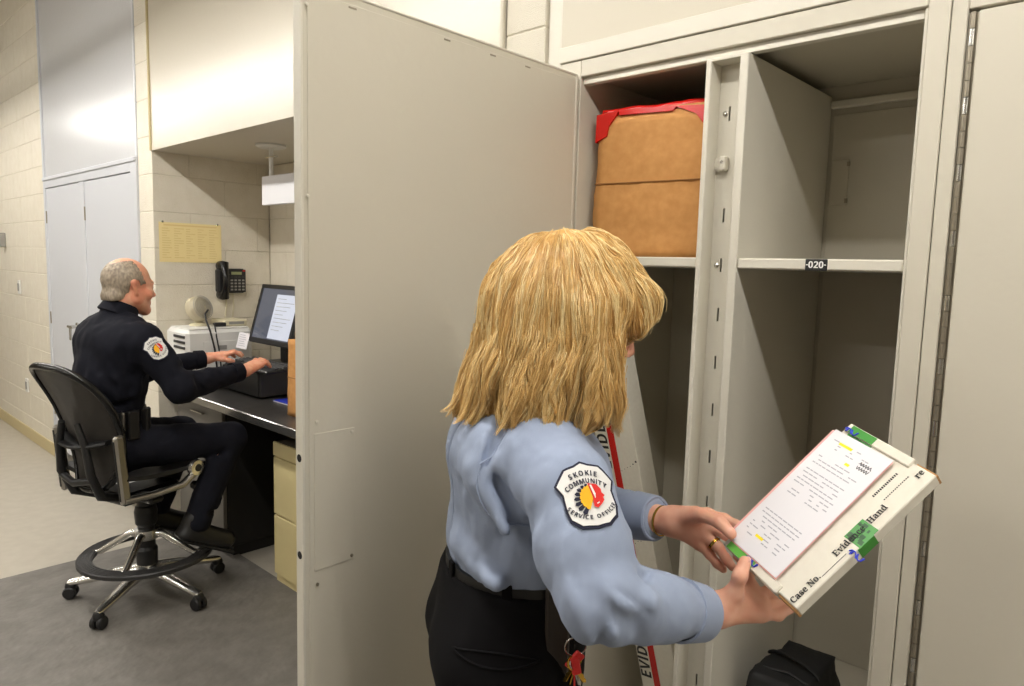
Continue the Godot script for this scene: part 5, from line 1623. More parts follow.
# blonde hair: a soft volume and thousands of strands that run over it from the crown
func hair(w: Node3D, head_tf: Transform3D) -> void:
	var f := Field.new(Vector3(-0.16, 1.27, -0.25), Vector3(0.24, 1.68, 0.2), 0.0065)
	var c := Vector3(0.034, 1.487, -0.06)
	f.ball(c + Vector3(0.003, 0.047, 0.008), Vector3(0.098, 0.106, 0.124), 0.03)
	# fringe swept over the brow to the right
	f.cap(c + Vector3(0.004, 0.105, -0.045), c + Vector3(0.036, 0.04, -0.105), 0.042, 0.034, 0.03)
	f.cap(c + Vector3(0.035, 0.04, -0.105), c + Vector3(0.05, 0.005, -0.1), 0.032, 0.02, 0.03)
	# falls at the right cheek, turned in at the ends
	f.cap(c + Vector3(0.068, 0.04, -0.05), c + Vector3(0.082, -0.05, -0.022), 0.034, 0.034, 0.025)
	f.cap(c + Vector3(0.082, -0.05, -0.022), c + Vector3(0.1, -0.115, -0.036), 0.034, 0.024, 0.025)
	f.cap(c + Vector3(0.08, 0.02, 0.0), c + Vector3(0.098, -0.12, 0.0), 0.045, 0.042, 0.03)
	# back of the head down to the shoulders, flicked out behind
	f.cap(c + Vector3(0.04, 0.03, 0.07), c + Vector3(0.06, -0.12, 0.085), 0.062, 0.06, 0.04)
	f.cap(c + Vector3(-0.02, 0.03, 0.075), c + Vector3(-0.02, -0.12, 0.11), 0.06, 0.055, 0.04)
	f.cap(c + Vector3(0.06, -0.09, 0.09), c + Vector3(0.045, -0.145, 0.135), 0.045, 0.026, 0.03)
	f.cap(c + Vector3(0.0, -0.09, 0.12), c + Vector3(0.0, -0.145, 0.16), 0.042, 0.026, 0.03)
	f.cap(c + Vector3(0.08, -0.09, 0.04), c + Vector3(0.1, -0.155, 0.05), 0.045, 0.032, 0.03)
	# left side, away from view
	f.cap(c + Vector3(-0.07, 0.02, 0.0), c + Vector3(-0.085, -0.12, 0.01), 0.045, 0.04, 0.03)
	f.cap(c + Vector3(-0.06, 0.03, -0.05), c + Vector3(-0.08, -0.1, -0.04), 0.035, 0.03, 0.03)
	# locks parted by hollows
	for g in [[Vector3(0.135, -0.03, 0.005), Vector3(0.12, -0.17, 0.02), 0.013], [Vector3(0.11, -0.04, 0.11), Vector3(0.07, -0.17, 0.15), 0.012], [Vector3(0.135, -0.06, 0.055), Vector3(0.115, -0.19, 0.09), 0.01], [Vector3(0.02, -0.05, 0.165), Vector3(0.02, -0.16, 0.185), 0.01]]:
		f.cap(c + g[0], c + g[1], g[2] * 0.5, g[2], 0.03, Vector3.ONE, 1)
	f.ruffle(fold_noise, 0.007, Vector3(30, 6, 30))
	var dark := lin(200, 154, 88)
	var mid := lin(234, 194, 124)
	var light := lin(250, 228, 172)
	var st := field_mesh(f, Transform3D.IDENTITY, func(p: Vector3, _n): return dark.lerp(mid, clampf(0.5 + 1.2 * fold_noise.get_noise_3d(p.x * 45, p.y * 8, p.z * 45), 0, 1)))
	var hairs := obj("hair", st, M.blonde_hair, w, "shoulder-length golden blonde hair")
	var r := RandomNumberGenerator.new()
	r.seed = 11
	var crown := c + Vector3(-0.012, 0.16, 0.015)
	var strands := new_st()
	var made := 0
	var tries := 0
	while made < 8000 and tries < 40000:
		tries += 1
		var dirn := Vector3(r.randfn(), r.randfn(), r.randfn()).normalized()
		var start := c + Vector3(0, r.randf_range(-0.17, 0.06), 0) + dirn * 0.26
		var p := f.hit(start, -dirn, 0.3)
		if f.at(p) > 0.003 or p.y < c.y - 0.155:
			continue
		# under the face no hair starts
		var rel := p - c
		var n := f.grad(p)
		var tone := clampf(0.5 + 1.3 * fold_noise.get_noise_3d(p.x * 60, p.y * 5, p.z * 60) + r.randfn() * 0.16, 0, 1)
		var colr := (dark.lerp(mid, tone * 2) if tone < 0.5 else mid.lerp(light, tone * 2 - 1))
		var pts := []
		var rad := []
		var len := r.randf_range(0.05, 0.13)
		var step := len / 11.0
		var off := r.randf_range(0.0002, 0.0035)
		var stray := 1.0 if r.randf() < 0.03 else 0.0
		var q := p
		var side := r.randf_range(-0.12, 0.12)
		for k in 12:
			n = f.grad(q)
			pts.append(q + n * (off + stray * 0.006 * k / 11.0))
			rad.append(0.00075 * (1.0 - 0.6 * k / 11.0))
			var away := q - crown
			var flow := away.normalized() * clampf(1.2 - (c.y + 0.1 - q.y) * 6.0, 0.15, 1.0) + Vector3(0, -1, 0) * clampf((c.y + 0.12 - q.y) * 6.0, 0.1, 1.0)
			# the fringe and the side fall sweep back from the brow
			if q.z < c.z - 0.05:
				flow += Vector3(0.35, -0.3, 0.25) * clampf((c.y + 0.06 - q.y) * 8.0, 0, 1)
			# lower down the hair waves back and the ends flick out
			var low := clampf((c.y - 0.03 - q.y) * 10.0, 0, 1)
			flow += Vector3(-0.1, 0.0, 0.55 if q.z > c.z - 0.02 else -0.35) * low * sin(clampf((c.y - 0.02 - q.y) * 14.0, 0, 3.0))
			flow += n.cross(Vector3.UP) * (side + 0.18 * fold_noise.get_noise_3d(q.x * 20, q.y * 12, q.z * 20))
			flow = (flow - n * flow.dot(n))
			if flow.length() < 0.05:
				break
			q += flow.normalized() * step
			q -= f.grad(q) * f.at(q)
		if pts.size() < 4:
			continue
		strand(strands, pts, rad, colr)
		made += 1
	# loose locks at the ends: each follows the surface, then leaves it and curls
	for lk in 150:
		var an := r.randf_range(-0.7, 2.5)
		var dl := Vector3(sin(an), 0, cos(an))
		var p := f.hit(c + Vector3(0.0, r.randf_range(-0.1, 0.0), 0.02) + dl * 0.26, -dl, 0.3)
		if f.at(p) > 0.003:
			continue
		var guide := []
		var q := p
		var curl := r.randf_range(0.25, 0.7) * (1.0 if r.randf() < 0.75 else -0.7)
		var d := Vector3.DOWN
		for k in 12:
			guide.append(q)
			var n := f.grad(q)
			var on := f.at(q) < 0.012 and q.y > c.y - 0.13
			var flow := Vector3.DOWN + Vector3(-0.1, 0, 0.45 if q.z > c.z - 0.02 else -0.3) * sin(k * 0.5)
			if on:
				flow -= n * flow.dot(n)
				q += flow.normalized() * 0.0085
				q += n * (0.004 - f.at(q)) * 0.7
				d = flow.normalized()
			else:
				d = (d + (dl * 0.22 + Vector3(0, 0.12, 0)) * curl).normalized()
				q += d * 0.0055
		for sN in 26:
			var pts := []
			var rad := []
			var o := Vector3(r.randfn(), r.randfn(), r.randfn()) * 0.0035
			var tone := clampf(0.55 + r.randfn() * 0.2, 0, 1)
			var start := r.randi_range(0, 3)
			for k in range(start, guide.size() - r.randi_range(0, 2)):
				pts.append(guide[k] + o * (1.25 - 0.9 * k / 12.0))
				rad.append(0.0008 * (1.0 - 0.065 * k))
			strand(strands, pts, rad, dark.lerp(mid, tone * 2) if tone < 0.5 else mid.lerp(light, tone * 2 - 1))
	var so := obj("strands", strands, M.blonde_hair, hairs)
	so.set_meta("kind", "stuff")

func strand(st: SurfaceTool, pts: Array, rad: Array, colr: Color) -> void:
	var n := pts.size()
	var prev := []
	var up := Vector3(0.3, 0.2, 0.9)
	st.set_color(colr)
	for i in n:
		var d: Vector3 = (pts[mini(i + 1, n - 1)] - pts[maxi(i - 1, 0)]).normalized()
		var x := up.cross(d).normalized()
		var y := d.cross(x)
		up = y
		var ring := []
		for k in 3:
			var nn := x * cos(TAU * k / 3) + y * sin(TAU * k / 3)
			ring.append([pts[i] + nn * rad[i], nn])
		if i > 0:
			for k in 3:
				var a = prev[k]
				var b = prev[(k + 1) % 3]
				var cc = ring[(k + 1) % 3]
				var e = ring[k]
				for v in [a, cc, b, a, e, cc]:
					st.set_normal(v[1])
					st.add_vertex(v[0])
		prev = ring

# ---------------------------------------------------------------- what she holds
func evidence_box() -> void:
	var a := her * Vector3(0.145, 1.139, -0.307)
	var e1 := her.basis * Vector3(0.001, 0.197, -0.209).normalized()
	var e2 := her.basis * Vector3(0.159, -0.043, -0.027).normalized()
	e2 = (e2 - e1 * e2.dot(e1)).normalized()
	var n := e2.cross(e1).normalized()
	var L := 0.287
	var W := 0.167
	var b := thing("evidence_box", "flat white cardboard evidence box with green tape held in both hands", "box")
	b.transform = Transform3D(Basis(e2, e1, n), a)
	# local: x across the box (0..W), y along it (0..L), z out of the lid
	obj("tray", box_st(Vector3(0.003, 0.003, -0.025), Vector3(W - 0.003, L - 0.003, -0.004), 0.001), M.card_board, b)
	obj("lid", box_st(Vector3(0, 0.004, -0.021), Vector3(W, L - 0.004, 0.0), 0.0015), M.white_card, b)
	for y in [0.0, L - 0.014]:
		obj("end_flap", box_st(Vector3(0.004, y - 0.001, -0.02), Vector3(W - 0.038, y + 0.015, 0.0045), 0.0015), M.white_card, b)
	obj("raw_edge", box_st(Vector3(W - 0.036, 0.0005, -0.023), Vector3(W - 0.001, 0.0045, -0.004), 0.0005), M.card_board, b)
	obj("raw_edge", box_st(Vector3(W - 0.036, L - 0.0045, -0.023), Vector3(W - 0.001, L - 0.0005, -0.004), 0.0005), M.card_board, b)
	var ink := new_st()
	var along := func(cx: float, cy: float): return func(v: Vector3): return Vector3(cx - v.y, cy + v.x, 0.0013 + v.z)
	letters(ink, "Case No.", 0.0132, along.call(W - 0.012, 0.0345), "Droid Serif")
	letters(ink, "Evidence", 0.0132, along.call(W - 0.019, 0.129), "Droid Serif")
	letters(ink, "Hand", 0.0132, along.call(W - 0.019, 0.186), "Droid Serif")
	letters(ink, "re", 0.0132, along.call(W - 0.019, 0.272), "Droid Serif")
	bx(ink, Vector3(W - 0.0085, 0.064, 0.0), Vector3(W - 0.0078, 0.112, 0.0005), 0.0)
	for q in 14:
		bx(ink, Vector3(W - 0.046, 0.205 + q * 0.0037, 0.0), Vector3(W - 0.0425, 0.2072 + q * 0.0037, 0.0005), 0.0)
		bx(ink, Vector3(W - 0.029, 0.21 + q * 0.0037, 0.0), Vector3(W - 0.0275, 0.2122 + q * 0.0037, 0.0005), 0.0)
	obj("lettering", ink, M.black_ink, b)
	for t in [[0.012, 0.06, L - 0.036, L - 0.0145, 0.0005], [0.012, 0.072, 0.0145, 0.024, 0.0005], [W - 0.03, W - 0.0005, 0.13, 0.168, 0.0002]]:
		var tp := obj("green_tape", box_st(Vector3(t[0], t[2], -0.0005), Vector3(t[1], t[3], t[4]), 0.0), M.green_tape, b)
		var pt := new_st()
		var r := RandomNumberGenerator.new()
		r.seed = int(t[2] * 1000)
		for q in 16:
			var x := r.randf_range(t[0], t[1] - 0.008)
			var y := r.randf_range(t[2], t[3] - 0.004)
			bx(pt, Vector3(x, y, t[4]), Vector3(minf(x + r.randf_range(0.003, 0.009), t[1]), minf(y + r.randf_range(0.002, 0.007), t[3]), t[4] + 0.0003), 0.0)
		obj("tape_pattern", pt, M.green_dark, tp)
	obj("green_tape", box_st(Vector3(0.012, L - 0.0145, 0.0045), Vector3(0.06, L - 0.0005, 0.0052), 0.0), M.green_tape, b)
	obj("green_tape", box_st(Vector3(0.012, -0.0005, 0.0045), Vector3(0.072, 0.0135, 0.0052), 0.0), M.green_bright, b)
	obj("green_tape", box_st(Vector3(W - 0.0005, 0.126, -0.02), Vector3(W + 0.0006, 0.158, 0.0002), 0.0), M.green_tape, b)
	# initials in blue marker across the tape
	for q in [[0.004, L - 0.009, 0.0052], [0.052, 0.012, 0.0052], [W - 0.008, 0.121, 0.0008]]:
		var pen := new_st()
		var o := Vector3(q[0], q[1], q[2])
		var pts := []
		for k in 25:
			var t := k / 24.0
			pts.append(o + Vector3(0.026 * t + 0.003 * sin(t * 17), -0.003 + 0.004 * sin(t * 23), 0.0004))
		tube(pen, pts, 0.0012, 5)
		obj("initials", pen, M.blue_mark, b)
	# the form: pink copy below, white sheet on top, a little askew
	var f := thing("form_sheets", "white printed form over a pink copy lying on the evidence box", "paper", Vector3.ZERO)
	f.transform = b.transform * Transform3D(Basis(Vector3(0, 0, 1), deg_to_rad(1.5)), Vector3(0.002, 0.012, 0.0056))
	obj("pink_copy", box_st(Vector3(-0.005, -0.001, 0.0), Vector3(0.114, 0.25, 0.0008), 0.0), M.paper_pink, f)
	var sh := obj("white_form", box_st(Vector3(0.0, 0.001, 0.0012), Vector3(0.113, 0.253, 0.002), 0.0), M.paper, f)
	var pr := new_st()
	var r := RandomNumberGenerator.new()
	r.seed = 9
	for q in 30:
		var y := 0.235 - q * 0.0072
		if q in [3, 4, 8, 17, 18, 19, 20, 21]:
			continue
		var x := 0.012
		while x < 0.088:
			var l := r.randf_range(0.004, 0.012)
			if r.randf() < (0.92 if q in [6, 7, 9, 10, 11, 12, 13, 22, 23, 24] else 0.45):
				bx(pr, Vector3(x, y, 0.002), Vector3(minf(x + l, 0.095), y + 0.0018, 0.0022), 0.0)
			x += l + 0.0016
	obj("print", pr, M.print_grey, sh)
	var hl := new_st()
	for q in [[0.024, 0.232, 0.026], [0.058, 0.207, 0.008], [0.036, 0.03, 0.016]]:
		bx(hl, Vector3(q[0], q[1], 0.0021), Vector3(q[0] + q[2], q[1] + 0.0045, 0.0024), 0.0)
	obj("highlighter", hl, M.yellow_mark, sh)
	var wr := new_st()
	for line in 2:
		var pts := []
		for k in 31:
			var t := k / 30.0
			pts.append(Vector3(0.077 + 0.022 * t, 0.222 - line * 0.008 + 0.003 * sin(t * 31 + line * 2), 0.0024))
		tube(wr, pts, 0.0005, 4)
	obj("handwriting", wr, M.black_ink, sh)

func ring_of_keys() -> void:
	var k := thing("key_ring", "ring of brass keys with a red fob clipped to the officer's belt", "keys")
	k.transform = her * Transform3D(Basis(Vector3.UP, 0.0), Vector3(0.164, 1.06, -0.03))
	# leather keeper, snap hook, split ring, keys
	var lt := new_st()
	bx(lt, Vector3(0.0, -0.16, -0.018), Vector3(0.012, 0.03, 0.022), 0.004)
	obj("leather_keeper", lt, M.leather_worn, k)
	var hk := new_st()
	var pts := []
	for q in 17:
		var a := TAU * q / 16
		pts.append(Vector3(0.022 + 0.003 * sin(a), 0.006 + 0.008 * cos(a), -0.012 + 0.008 * sin(a)))
	tube(hk, pts, 0.002, 6)
	tube(hk, [Vector3(0.022, -0.002, -0.012), Vector3(0.026, -0.018, -0.016), Vector3(0.028, -0.04, -0.02)], [0.003, 0.0045, 0.003], 8)
	obj("snap_hook", hk, M.bright_steel, k)
	var rg := new_st()
	pts = []
	for q in 25:
		var a := TAU * q / 24
		pts.append(Vector3(0.03 + 0.003 * cos(a), -0.056 + 0.017 * cos(a), -0.022 + 0.017 * sin(a)))
	tube(rg, pts, 0.0013, 6)
	obj("split_ring", rg, M.bright_steel, k)
	for q in 5:
		var a := -0.5 + q * 0.27
		var b := Basis(Vector3.RIGHT, a) * Basis(Vector3.UP, 0.3 - 0.35 * q)
		var ky := new_st()
		var poly := PackedVector2Array()
		for s in 12:
			var an := deg_to_rad(-60 + s * 300.0 / 11)
			poly.append(Vector2(-sin(an) * 0.011, cos(an + PI) * 0.011 - 0.01) if false else Vector2(sin(deg_to_rad(200 + s * 320.0 / 11)) * 0.0105, cos(deg_to_rad(200 + s * 320.0 / 11)) * 0.0105 - 0.011))
		poly.append_array(PackedVector2Array([Vector2(0.004, -0.021), Vector2(0.004, -0.047), Vector2(0.0, -0.051), Vector2(-0.003, -0.047), Vector2(-0.002, -0.043), Vector2(-0.004, -0.039), Vector2(-0.002, -0.034), Vector2(-0.004, -0.03), Vector2(-0.004, -0.021)]))
		prism(ky, poly, -0.001, 0.001, Transform3D(b, Vector3(0.03 + 0.002 * q, -0.068, -0.03 + q * 0.005)))
		obj("key", ky, [M.brass, M.brass, M.red_dye, M.bright_steel, M.brass][q], k)
	var fb := new_st()
	bx(fb, Vector3(-0.003, -0.03, -0.008), Vector3(0.003, 0, 0.009), 0.002, Transform3D(Basis(Vector3.RIGHT, -0.7), Vector3(0.036, -0.064, -0.03)))
	bx(fb, Vector3(-0.003, -0.028, -0.007), Vector3(0.003, 0, 0.007), 0.002, Transform3D(Basis(Vector3.RIGHT, 0.2), Vector3(0.04, -0.068, -0.018)))
	obj("red_fob", fb, M.red_dye, k)

# ---------------------------------------------------------------- the officer at the desk
func man() -> void:
	var m := thing("person", "person with short grey hair in a dark navy uniform, typing at the alcove desk", "person", Vector3(-3.37, 0, 0.4))
	var noise := FastNoiseLite.new()
	noise.seed = 15
	noise.frequency = 1.0
	noise.fractal_octaves = 2
	var base := lin(230, 172, 142)
	var ruddy := lin(220, 136, 108)
	var st := new_st()
	var head_tf := Transform3D(Basis(Vector3.UP, deg_to_rad(10)) * Basis(Vector3.RIGHT, deg_to_rad(-3)), Vector3(0.0, 1.447, -0.008))
	var hf := head_field(0.005, 1.06, 1.03, 0.054, Vector3(0, -0.15, 0.06))
	hf.add_to(st, head_tf, func(p, _n): return face_tint(base, ruddy, lin(196, 104, 88), p, noise))
	var bf := Field.new(Vector3(-0.42, 0.25, -0.5), Vector3(0.42, 1.4, 0.28), 0.022)
	bf.cap(Vector3(0, 0.78, 0.08), Vector3(0, 1.22, 0.05), 0.09, 0.1, 0.04, Vector3(1.5, 1, 1))
	bf.cap(Vector3(-0.15, 1.24, 0.05), Vector3(0.16, 1.225, 0.0), 0.04, 0.04, 0.03)
	bf.cap(Vector3(0, 1.25, 0.05), Vector3(0, 1.38, 0.03), 0.07, 0.055, 0.04)
	bf.cap(Vector3(0.19, 1.21, 0.0), Vector3(0.28, 1.02, -0.11), 0.045, 0.04, 0.03)
	bf.cap(Vector3(0.28, 1.02, -0.11), Vector3(0.228, 1.05, -0.4), 0.04, 0.03, 0.03)
	bf.cap(Vector3(-0.18, 1.23, 0.05), Vector3(-0.27, 1.02, -0.12), 0.045, 0.04, 0.03)
	bf.cap(Vector3(-0.27, 1.02, -0.12), Vector3(-0.225, 1.06, -0.42), 0.04, 0.03, 0.03)
	bf.cap(Vector3(0.1, 0.74, 0.05), Vector3(0.2, 0.74, -0.37), 0.075, 0.055, 0.03)
	bf.cap(Vector3(-0.1, 0.74, 0.05), Vector3(-0.15, 0.72, -0.29), 0.075, 0.055, 0.03)
	bf.cap(Vector3(0.2, 0.74, -0.37), Vector3(0.21, 0.38, -0.19), 0.05, 0.035, 0.03)
	bf.cap(Vector3(-0.15, 0.72, -0.29), Vector3(-0.13, 0.38, -0.14), 0.05, 0.035, 0.03)
	var skin_at := func(p: Vector3, _n): return base.lerp(ruddy, clampf(0.5 + 0.8 * noise.get_noise_3d(p.x * 40, p.y * 40, p.z * 40), 0, 1) * 0.7)
	bf.add_to(st, Transform3D.IDENTITY, skin_at)
	# right hand flat over the keys, fingers spread forward
	for side: float in [1.0, -1.0]:
		var wr := Vector3(0.222, 1.057, -0.425) if side > 0 else Vector3(-0.222, 1.066, -0.445)
		var dirn := (Vector3(-0.42, 0.16, -0.9) if side > 0 else Vector3(0.12, 0.1, -1.0)).normalized()
		var rt := dirn.cross(Vector3.UP).normalized()
		var up := rt.cross(dirn).normalized()
		var g := Field.new(wr - Vector3(0.16, 0.09, 0.25), wr + Vector3(0.16, 0.1, 0.07), 0.0045)
		g.cap(wr - dirn * 0.05, wr, 0.03, 0.027, 0.01)
		for q in 4:
			var off := (q - 1.5) * 0.021 * side
			var k := wr + dirn * (0.088 - 0.005 * absf(q - 1.2)) + rt * off + up * (0.012 - 0.004 * absf(q - 1.3))
			g.cap(wr + rt * off * 0.5, k, 0.021, 0.0145, 0.016)
			var l: float = [0.042, 0.047, 0.044, 0.036][q if side < 0 else q]
			var lift: float = [0.35, 0.25, 0.18, 0.1][q]
			var k2 := k + dirn * l + up * (0.012 * lift * 2.0)
			var k3 := k2 + dirn * l * 0.6 - up * 0.014
			var k4 := k3 + dirn * l * 0.28 - up * 0.014
			finger(g, [k, k2, k3, k4], 0.0108, 0.006)
		var tb := wr + dirn * 0.025 - rt * 0.022 * side
		finger(g, [tb, tb + dirn * 0.035 - rt * 0.022 * side - up * 0.01, tb + dirn * 0.064 - rt * 0.03 * side - up * 0.02, tb + dirn * 0.085 - rt * 0.03 * side - up * 0.028], 0.0135, 0.008)
		g.add_to(st, Transform3D.IDENTITY, skin_at)
	obj("body", st, M.skin, m, "ruddy skin of face, neck and hands")
	# short grey hair round the sides and back, thin on top
	var h := Field.new(Vector3(-0.1, -0.09, -0.1), Vector3(0.1, 0.15, 0.14), 0.005)
	h.ball(Vector3(0, 0.029, 0.0135), Vector3(0.081, 0.0945, 0.1035), 0.01)
	h.cap(Vector3(-0.03, -0.05, 0.075), Vector3(0.03, -0.05, 0.075), 0.03, 0.03, 0.03)
	h.ball(Vector3(0, 0.03, 0.005), Vector3(0.074, 0.0905, 0.096), 0.004, 1)
	h.trim(Vector3(0, 0.02, -0.035), Vector3(0, 0.45, -1).normalized(), 0.3)
	h.trim(Vector3(0, -0.062, 0.06), Vector3(0, -1, -0.2).normalized(), 0.3)
	h.cap(Vector3(0, 0.15, -0.05), Vector3(0, 0.135, 0.1), 0.045, 0.04, 0.01, Vector3.ONE, 1)
	for s in [-1.0, 1.0]:
		h.ball(Vector3(s * 0.08, -0.012, 0.012), Vector3(0.03, 0.036, 0.024), 0.006, 1)
		h.ball(Vector3(s * 0.07, -0.04, -0.04), Vector3(0.04, 0.05, 0.045), 0.006, 1)
	h.ruffle(noise, 0.002, Vector3(90, 40, 90))
	obj("hair", field_mesh(h, head_tf, func(p: Vector3, _n): return lin(120, 106, 92).lerp(lin(176, 162, 142), clampf(0.5 + 0.7 * noise.get_noise_3d(p.x * 90, p.y * 40, p.z * 90), 0, 1))), M.grey_hair, m, "short grey hair")
	# shirt
	var f := Field.new(Vector3(-0.42, 0.82, -0.47), Vector3(0.42, 1.43, 0.32), 0.011)
	f.cap(Vector3(0, 0.9, 0.085), Vector3(0, 1.05, 0.08), 0.125, 0.13, 0.04, Vector3(1.35, 1, 1))
	f.cap(Vector3(0, 1.05, 0.08), Vector3(0, 1.2, 0.06), 0.13, 0.125, 0.05, Vector3(1.42, 1, 1.02))
	f.cap(Vector3(-0.11, 1.2, 0.085), Vector3(0.12, 1.19, 0.04), 0.1, 0.1, 0.06)
	f.cap(Vector3(-0.155, 1.25, 0.055), Vector3(0.165, 1.232, 0.005), 0.058, 0.058, 0.05)
	f.cap(Vector3(-0.07, 1.28, 0.05), Vector3(0.07, 1.275, 0.03), 0.055, 0.055, 0.04)
	f.cap(Vector3(0, 1.27, 0.05), Vector3(0, 1.355, 0.035), 0.085, 0.066, 0.03)
	f.cap(Vector3(0.185, 1.215, 0.0), Vector3(0.28, 1.02, -0.11), 0.074, 0.064, 0.04)
	f.cap(Vector3(0.28, 1.02, -0.11), Vector3(0.225, 1.055, -0.405), 0.064, 0.042, 0.03)
	f.cap(Vector3(-0.175, 1.23, 0.05), Vector3(-0.27, 1.02, -0.12), 0.074, 0.062, 0.04)
	f.cap(Vector3(-0.27, 1.02, -0.12), Vector3(-0.224, 1.064, -0.43), 0.062, 0.042, 0.03)
	for g in [[Vector3(0.22, 1.18, 0.1), Vector3(0.2, 1.02, 0.06), 0.014], [Vector3(0.16, 1.1, 0.18), Vector3(0.2, 0.98, 0.1), 0.01], [Vector3(0.34, 1.08, -0.02), Vector3(0.3, 0.99, -0.02), 0.01], [Vector3(0.33, 1.05, -0.16), Vector3(0.31, 0.98, -0.2), 0.009], [Vector3(0.32, 1.12, -0.1), Vector3(0.24, 1.1, -0.16), 0.014], [Vector3(0.19, 0.98, -0.02), Vector3(0.12, 0.94, 0.2), 0.01]]:
		f.cap(g[0], g[1], g[2], g[2] * 0.6, 0.025, Vector3.ONE, 1)
	f.ruffle(noise, 0.008, Vector3(14, 8, 14))
	f.trim(Vector3(0, 0.87, 0), Vector3(0, -1, 0), 0.4)
	f.trim(Vector3(0.224, 1.056, -0.41), Vector3(-0.18, 0.1, -1).normalized(), 0.09)
	f.trim(Vector3(-0.224, 1.065, -0.434), Vector3(0.12, 0.1, -1).normalized(), 0.09)
	f.trim(Vector3(0, 1.345, 0.03), Vector3(0, 0.93, -0.37).normalized(), 0.14)
	var shirt := obj("shirt", field_mesh(f), M.uniform_navy, m, "dark navy uniform shirt")
	var col := new_st()
	var tilt := Basis(Vector3.RIGHT, deg_to_rad(-24))
	lathe(col, [Vector2(0.062, 0.03), Vector2(0.066, 0.033), Vector2(0.071, 0.025), Vector2(0.083, -0.02), Vector2(0.079, -0.024)], Transform3D(tilt, Vector3(0, 1.342, 0.035)), 32)
	obj("collar", col, M.uniform_navy, shirt)
	for c in [[Vector3(0.225, 1.056, -0.404), Vector3(0.231, 1.053, -0.36), 0.044, 0.048], [Vector3(-0.224, 1.064, -0.428), Vector3(-0.23, 1.06, -0.385), 0.044, 0.048]]:
		var cf := new_st()
		sleeve_band(cf, c[0], c[1], c[2], c[3])
		obj("cuff", cf, M.uniform_navy, shirt)
	patch(shirt, f, Vector3(0.25, 1.19, -0.02), Vector3(0.28, 1.02, -0.11) - Vector3(0.185, 1.235, 0.01), Vector3(1, 0.15, 0.1), 0.047, 0.055, 0.004, true)
	# trousers
	var t := Field.new(Vector3(-0.32, 0.26, -0.5), Vector3(0.34, 0.93, 0.28), 0.0125)
	t.cap(Vector3(0, 0.8, 0.08), Vector3(0, 0.88, 0.085), 0.125, 0.12, 0.04, Vector3(1.38, 1, 1))
	t.cap(Vector3(-0.07, 0.755, 0.09), Vector3(0.07, 0.755, 0.08), 0.11, 0.11, 0.05)
	t.cap(Vector3(0.1, 0.745, 0.05), Vector3(0.2, 0.742, -0.36), 0.098, 0.072, 0.04)
	t.cap(Vector3(0.2, 0.742, -0.36), Vector3(0.213, 0.37, -0.19), 0.07, 0.062, 0.03)
	t.cap(Vector3(-0.1, 0.745, 0.05), Vector3(-0.15, 0.72, -0.28), 0.098, 0.072, 0.04)
	t.cap(Vector3(-0.15, 0.72, -0.28), Vector3(-0.13, 0.37, -0.14), 0.07, 0.062, 0.03)
	for g in [[Vector3(0.26, 0.7, -0.3), Vector3(0.2, 0.66, -0.28), 0.01], [Vector3(0.2, 0.82, -0.1), Vector3(0.24, 0.74, 0.02), 0.012], [Vector3(0.27, 0.42, -0.23), Vector3(0.2, 0.42, -0.28), 0.008]]:
		t.cap(g[0], g[1], g[2], g[2] * 0.6, 0.025, Vector3.ONE, 1)
	t.ruffle(noise, 0.007, Vector3(12, 9, 12))
	t.trim(Vector3(0, 0.9, 0), Vector3(0, 1, 0), 0.4)
	t.trim(Vector3(0.213, 0.345, -0.19), Vector3(0, -1, 0.1).normalized(), 0.12)
	t.trim(Vector3(-0.13, 0.345, -0.14), Vector3(0, -1, 0.1).normalized(), 0.12)
	obj("trousers", field_mesh(t), M.uniform_navy, m, "dark navy uniform trousers")
	# duty belt with pouches
	var belt := new_st()
	ring_band(belt, 0.868, 0.918, 0.168, 0.126, 0.01)
	var bo := obj("duty_belt", belt, M.leather_black, m)
	bo.position.z = 0.085
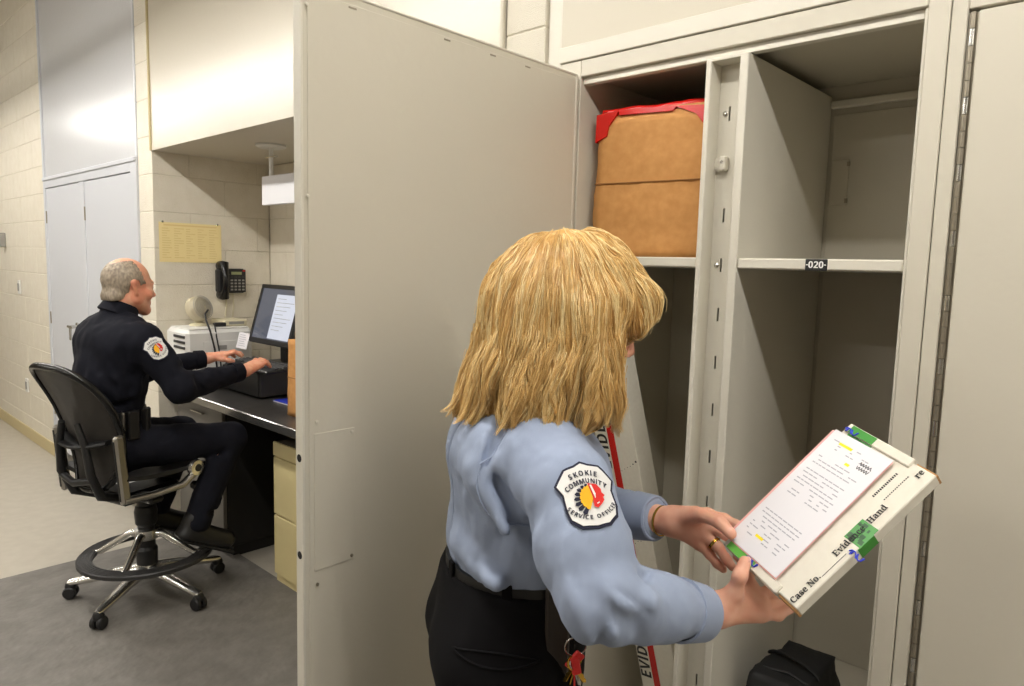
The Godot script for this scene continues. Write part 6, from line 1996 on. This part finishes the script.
	for q in [[1.75, 0.05, 0.09, M.leather_black, "pouch"], [1.2, 0.045, 0.07, M.leather_black, "pouch"], [2.25, 0.04, 0.08, M.leather_black, "pouch"], [1.48, 0.012, 0.05, M.brushed_aluminium, "key_clip"]]:
		var pz := new_st()
		var dirn := Vector3(sin(q[0]) / 0.168, 0, cos(q[0]) / 0.126).normalized()
		bx(pz, Vector3(-q[1] / 2, 0.89 - q[2], 0), Vector3(q[1] / 2, 0.925, 0.03 if q[1] > 0.02 else 0.04), 0.006, Transform3D(Basis(Vector3.UP.cross(dirn).normalized(), Vector3.UP, dirn), Vector3(sin(q[0]) * 0.176, 0, cos(q[0]) * 0.134)))
		obj(q[4], pz, q[3], bo)
	# boots on the foot ring
	for b in [[Vector3(0.213, 0.335, -0.185), Vector3(0.215, 0.262, -0.325)], [Vector3(-0.13, 0.335, -0.135), Vector3(-0.13, 0.265, -0.28)]]:
		var a: Vector3 = b[0]
		var e: Vector3 = b[1]
		var sf := Field.new(Vector3(a.x - 0.09, 0.19, e.z - 0.1), Vector3(a.x + 0.09, 0.46, a.z + 0.14), 0.009)
		sf.cap(a + Vector3(0, 0.06, 0), a + Vector3(0, 0.0, 0.03), 0.052, 0.05, 0.03)
		sf.cap(a + Vector3(0, -0.02, 0.05), e, 0.046, 0.042, 0.03)
		sf.cap(a + Vector3(0, -0.005, -0.02), e + Vector3(0, 0.0, 0.02), 0.046, 0.038, 0.03)
		var d := (e - a).normalized()
		var down := Vector3(0, d.z, -d.y).normalized()
		if down.y > 0:
			down = -down
		sf.trim(e + down * 0.04, down, 0.4)
		var boot := obj("boot", field_mesh(sf), M.leather_black, m)
		var so := new_st()
		var bb := Basis(Vector3.RIGHT, down.cross(Vector3.RIGHT).normalized() * -1.0, -down)
		bx(so, Vector3(-0.042, -0.05, -0.002), Vector3(0.042, 0.2, 0.014), 0.006, Transform3D(Basis(Vector3.RIGHT, -down, Vector3.RIGHT.cross(-down)), e + down * 0.04) * Transform3D(Basis(Vector3.RIGHT, deg_to_rad(90)), Vector3(0, 0, 0)))
		obj("sole", so, M.black_rubber, boot)
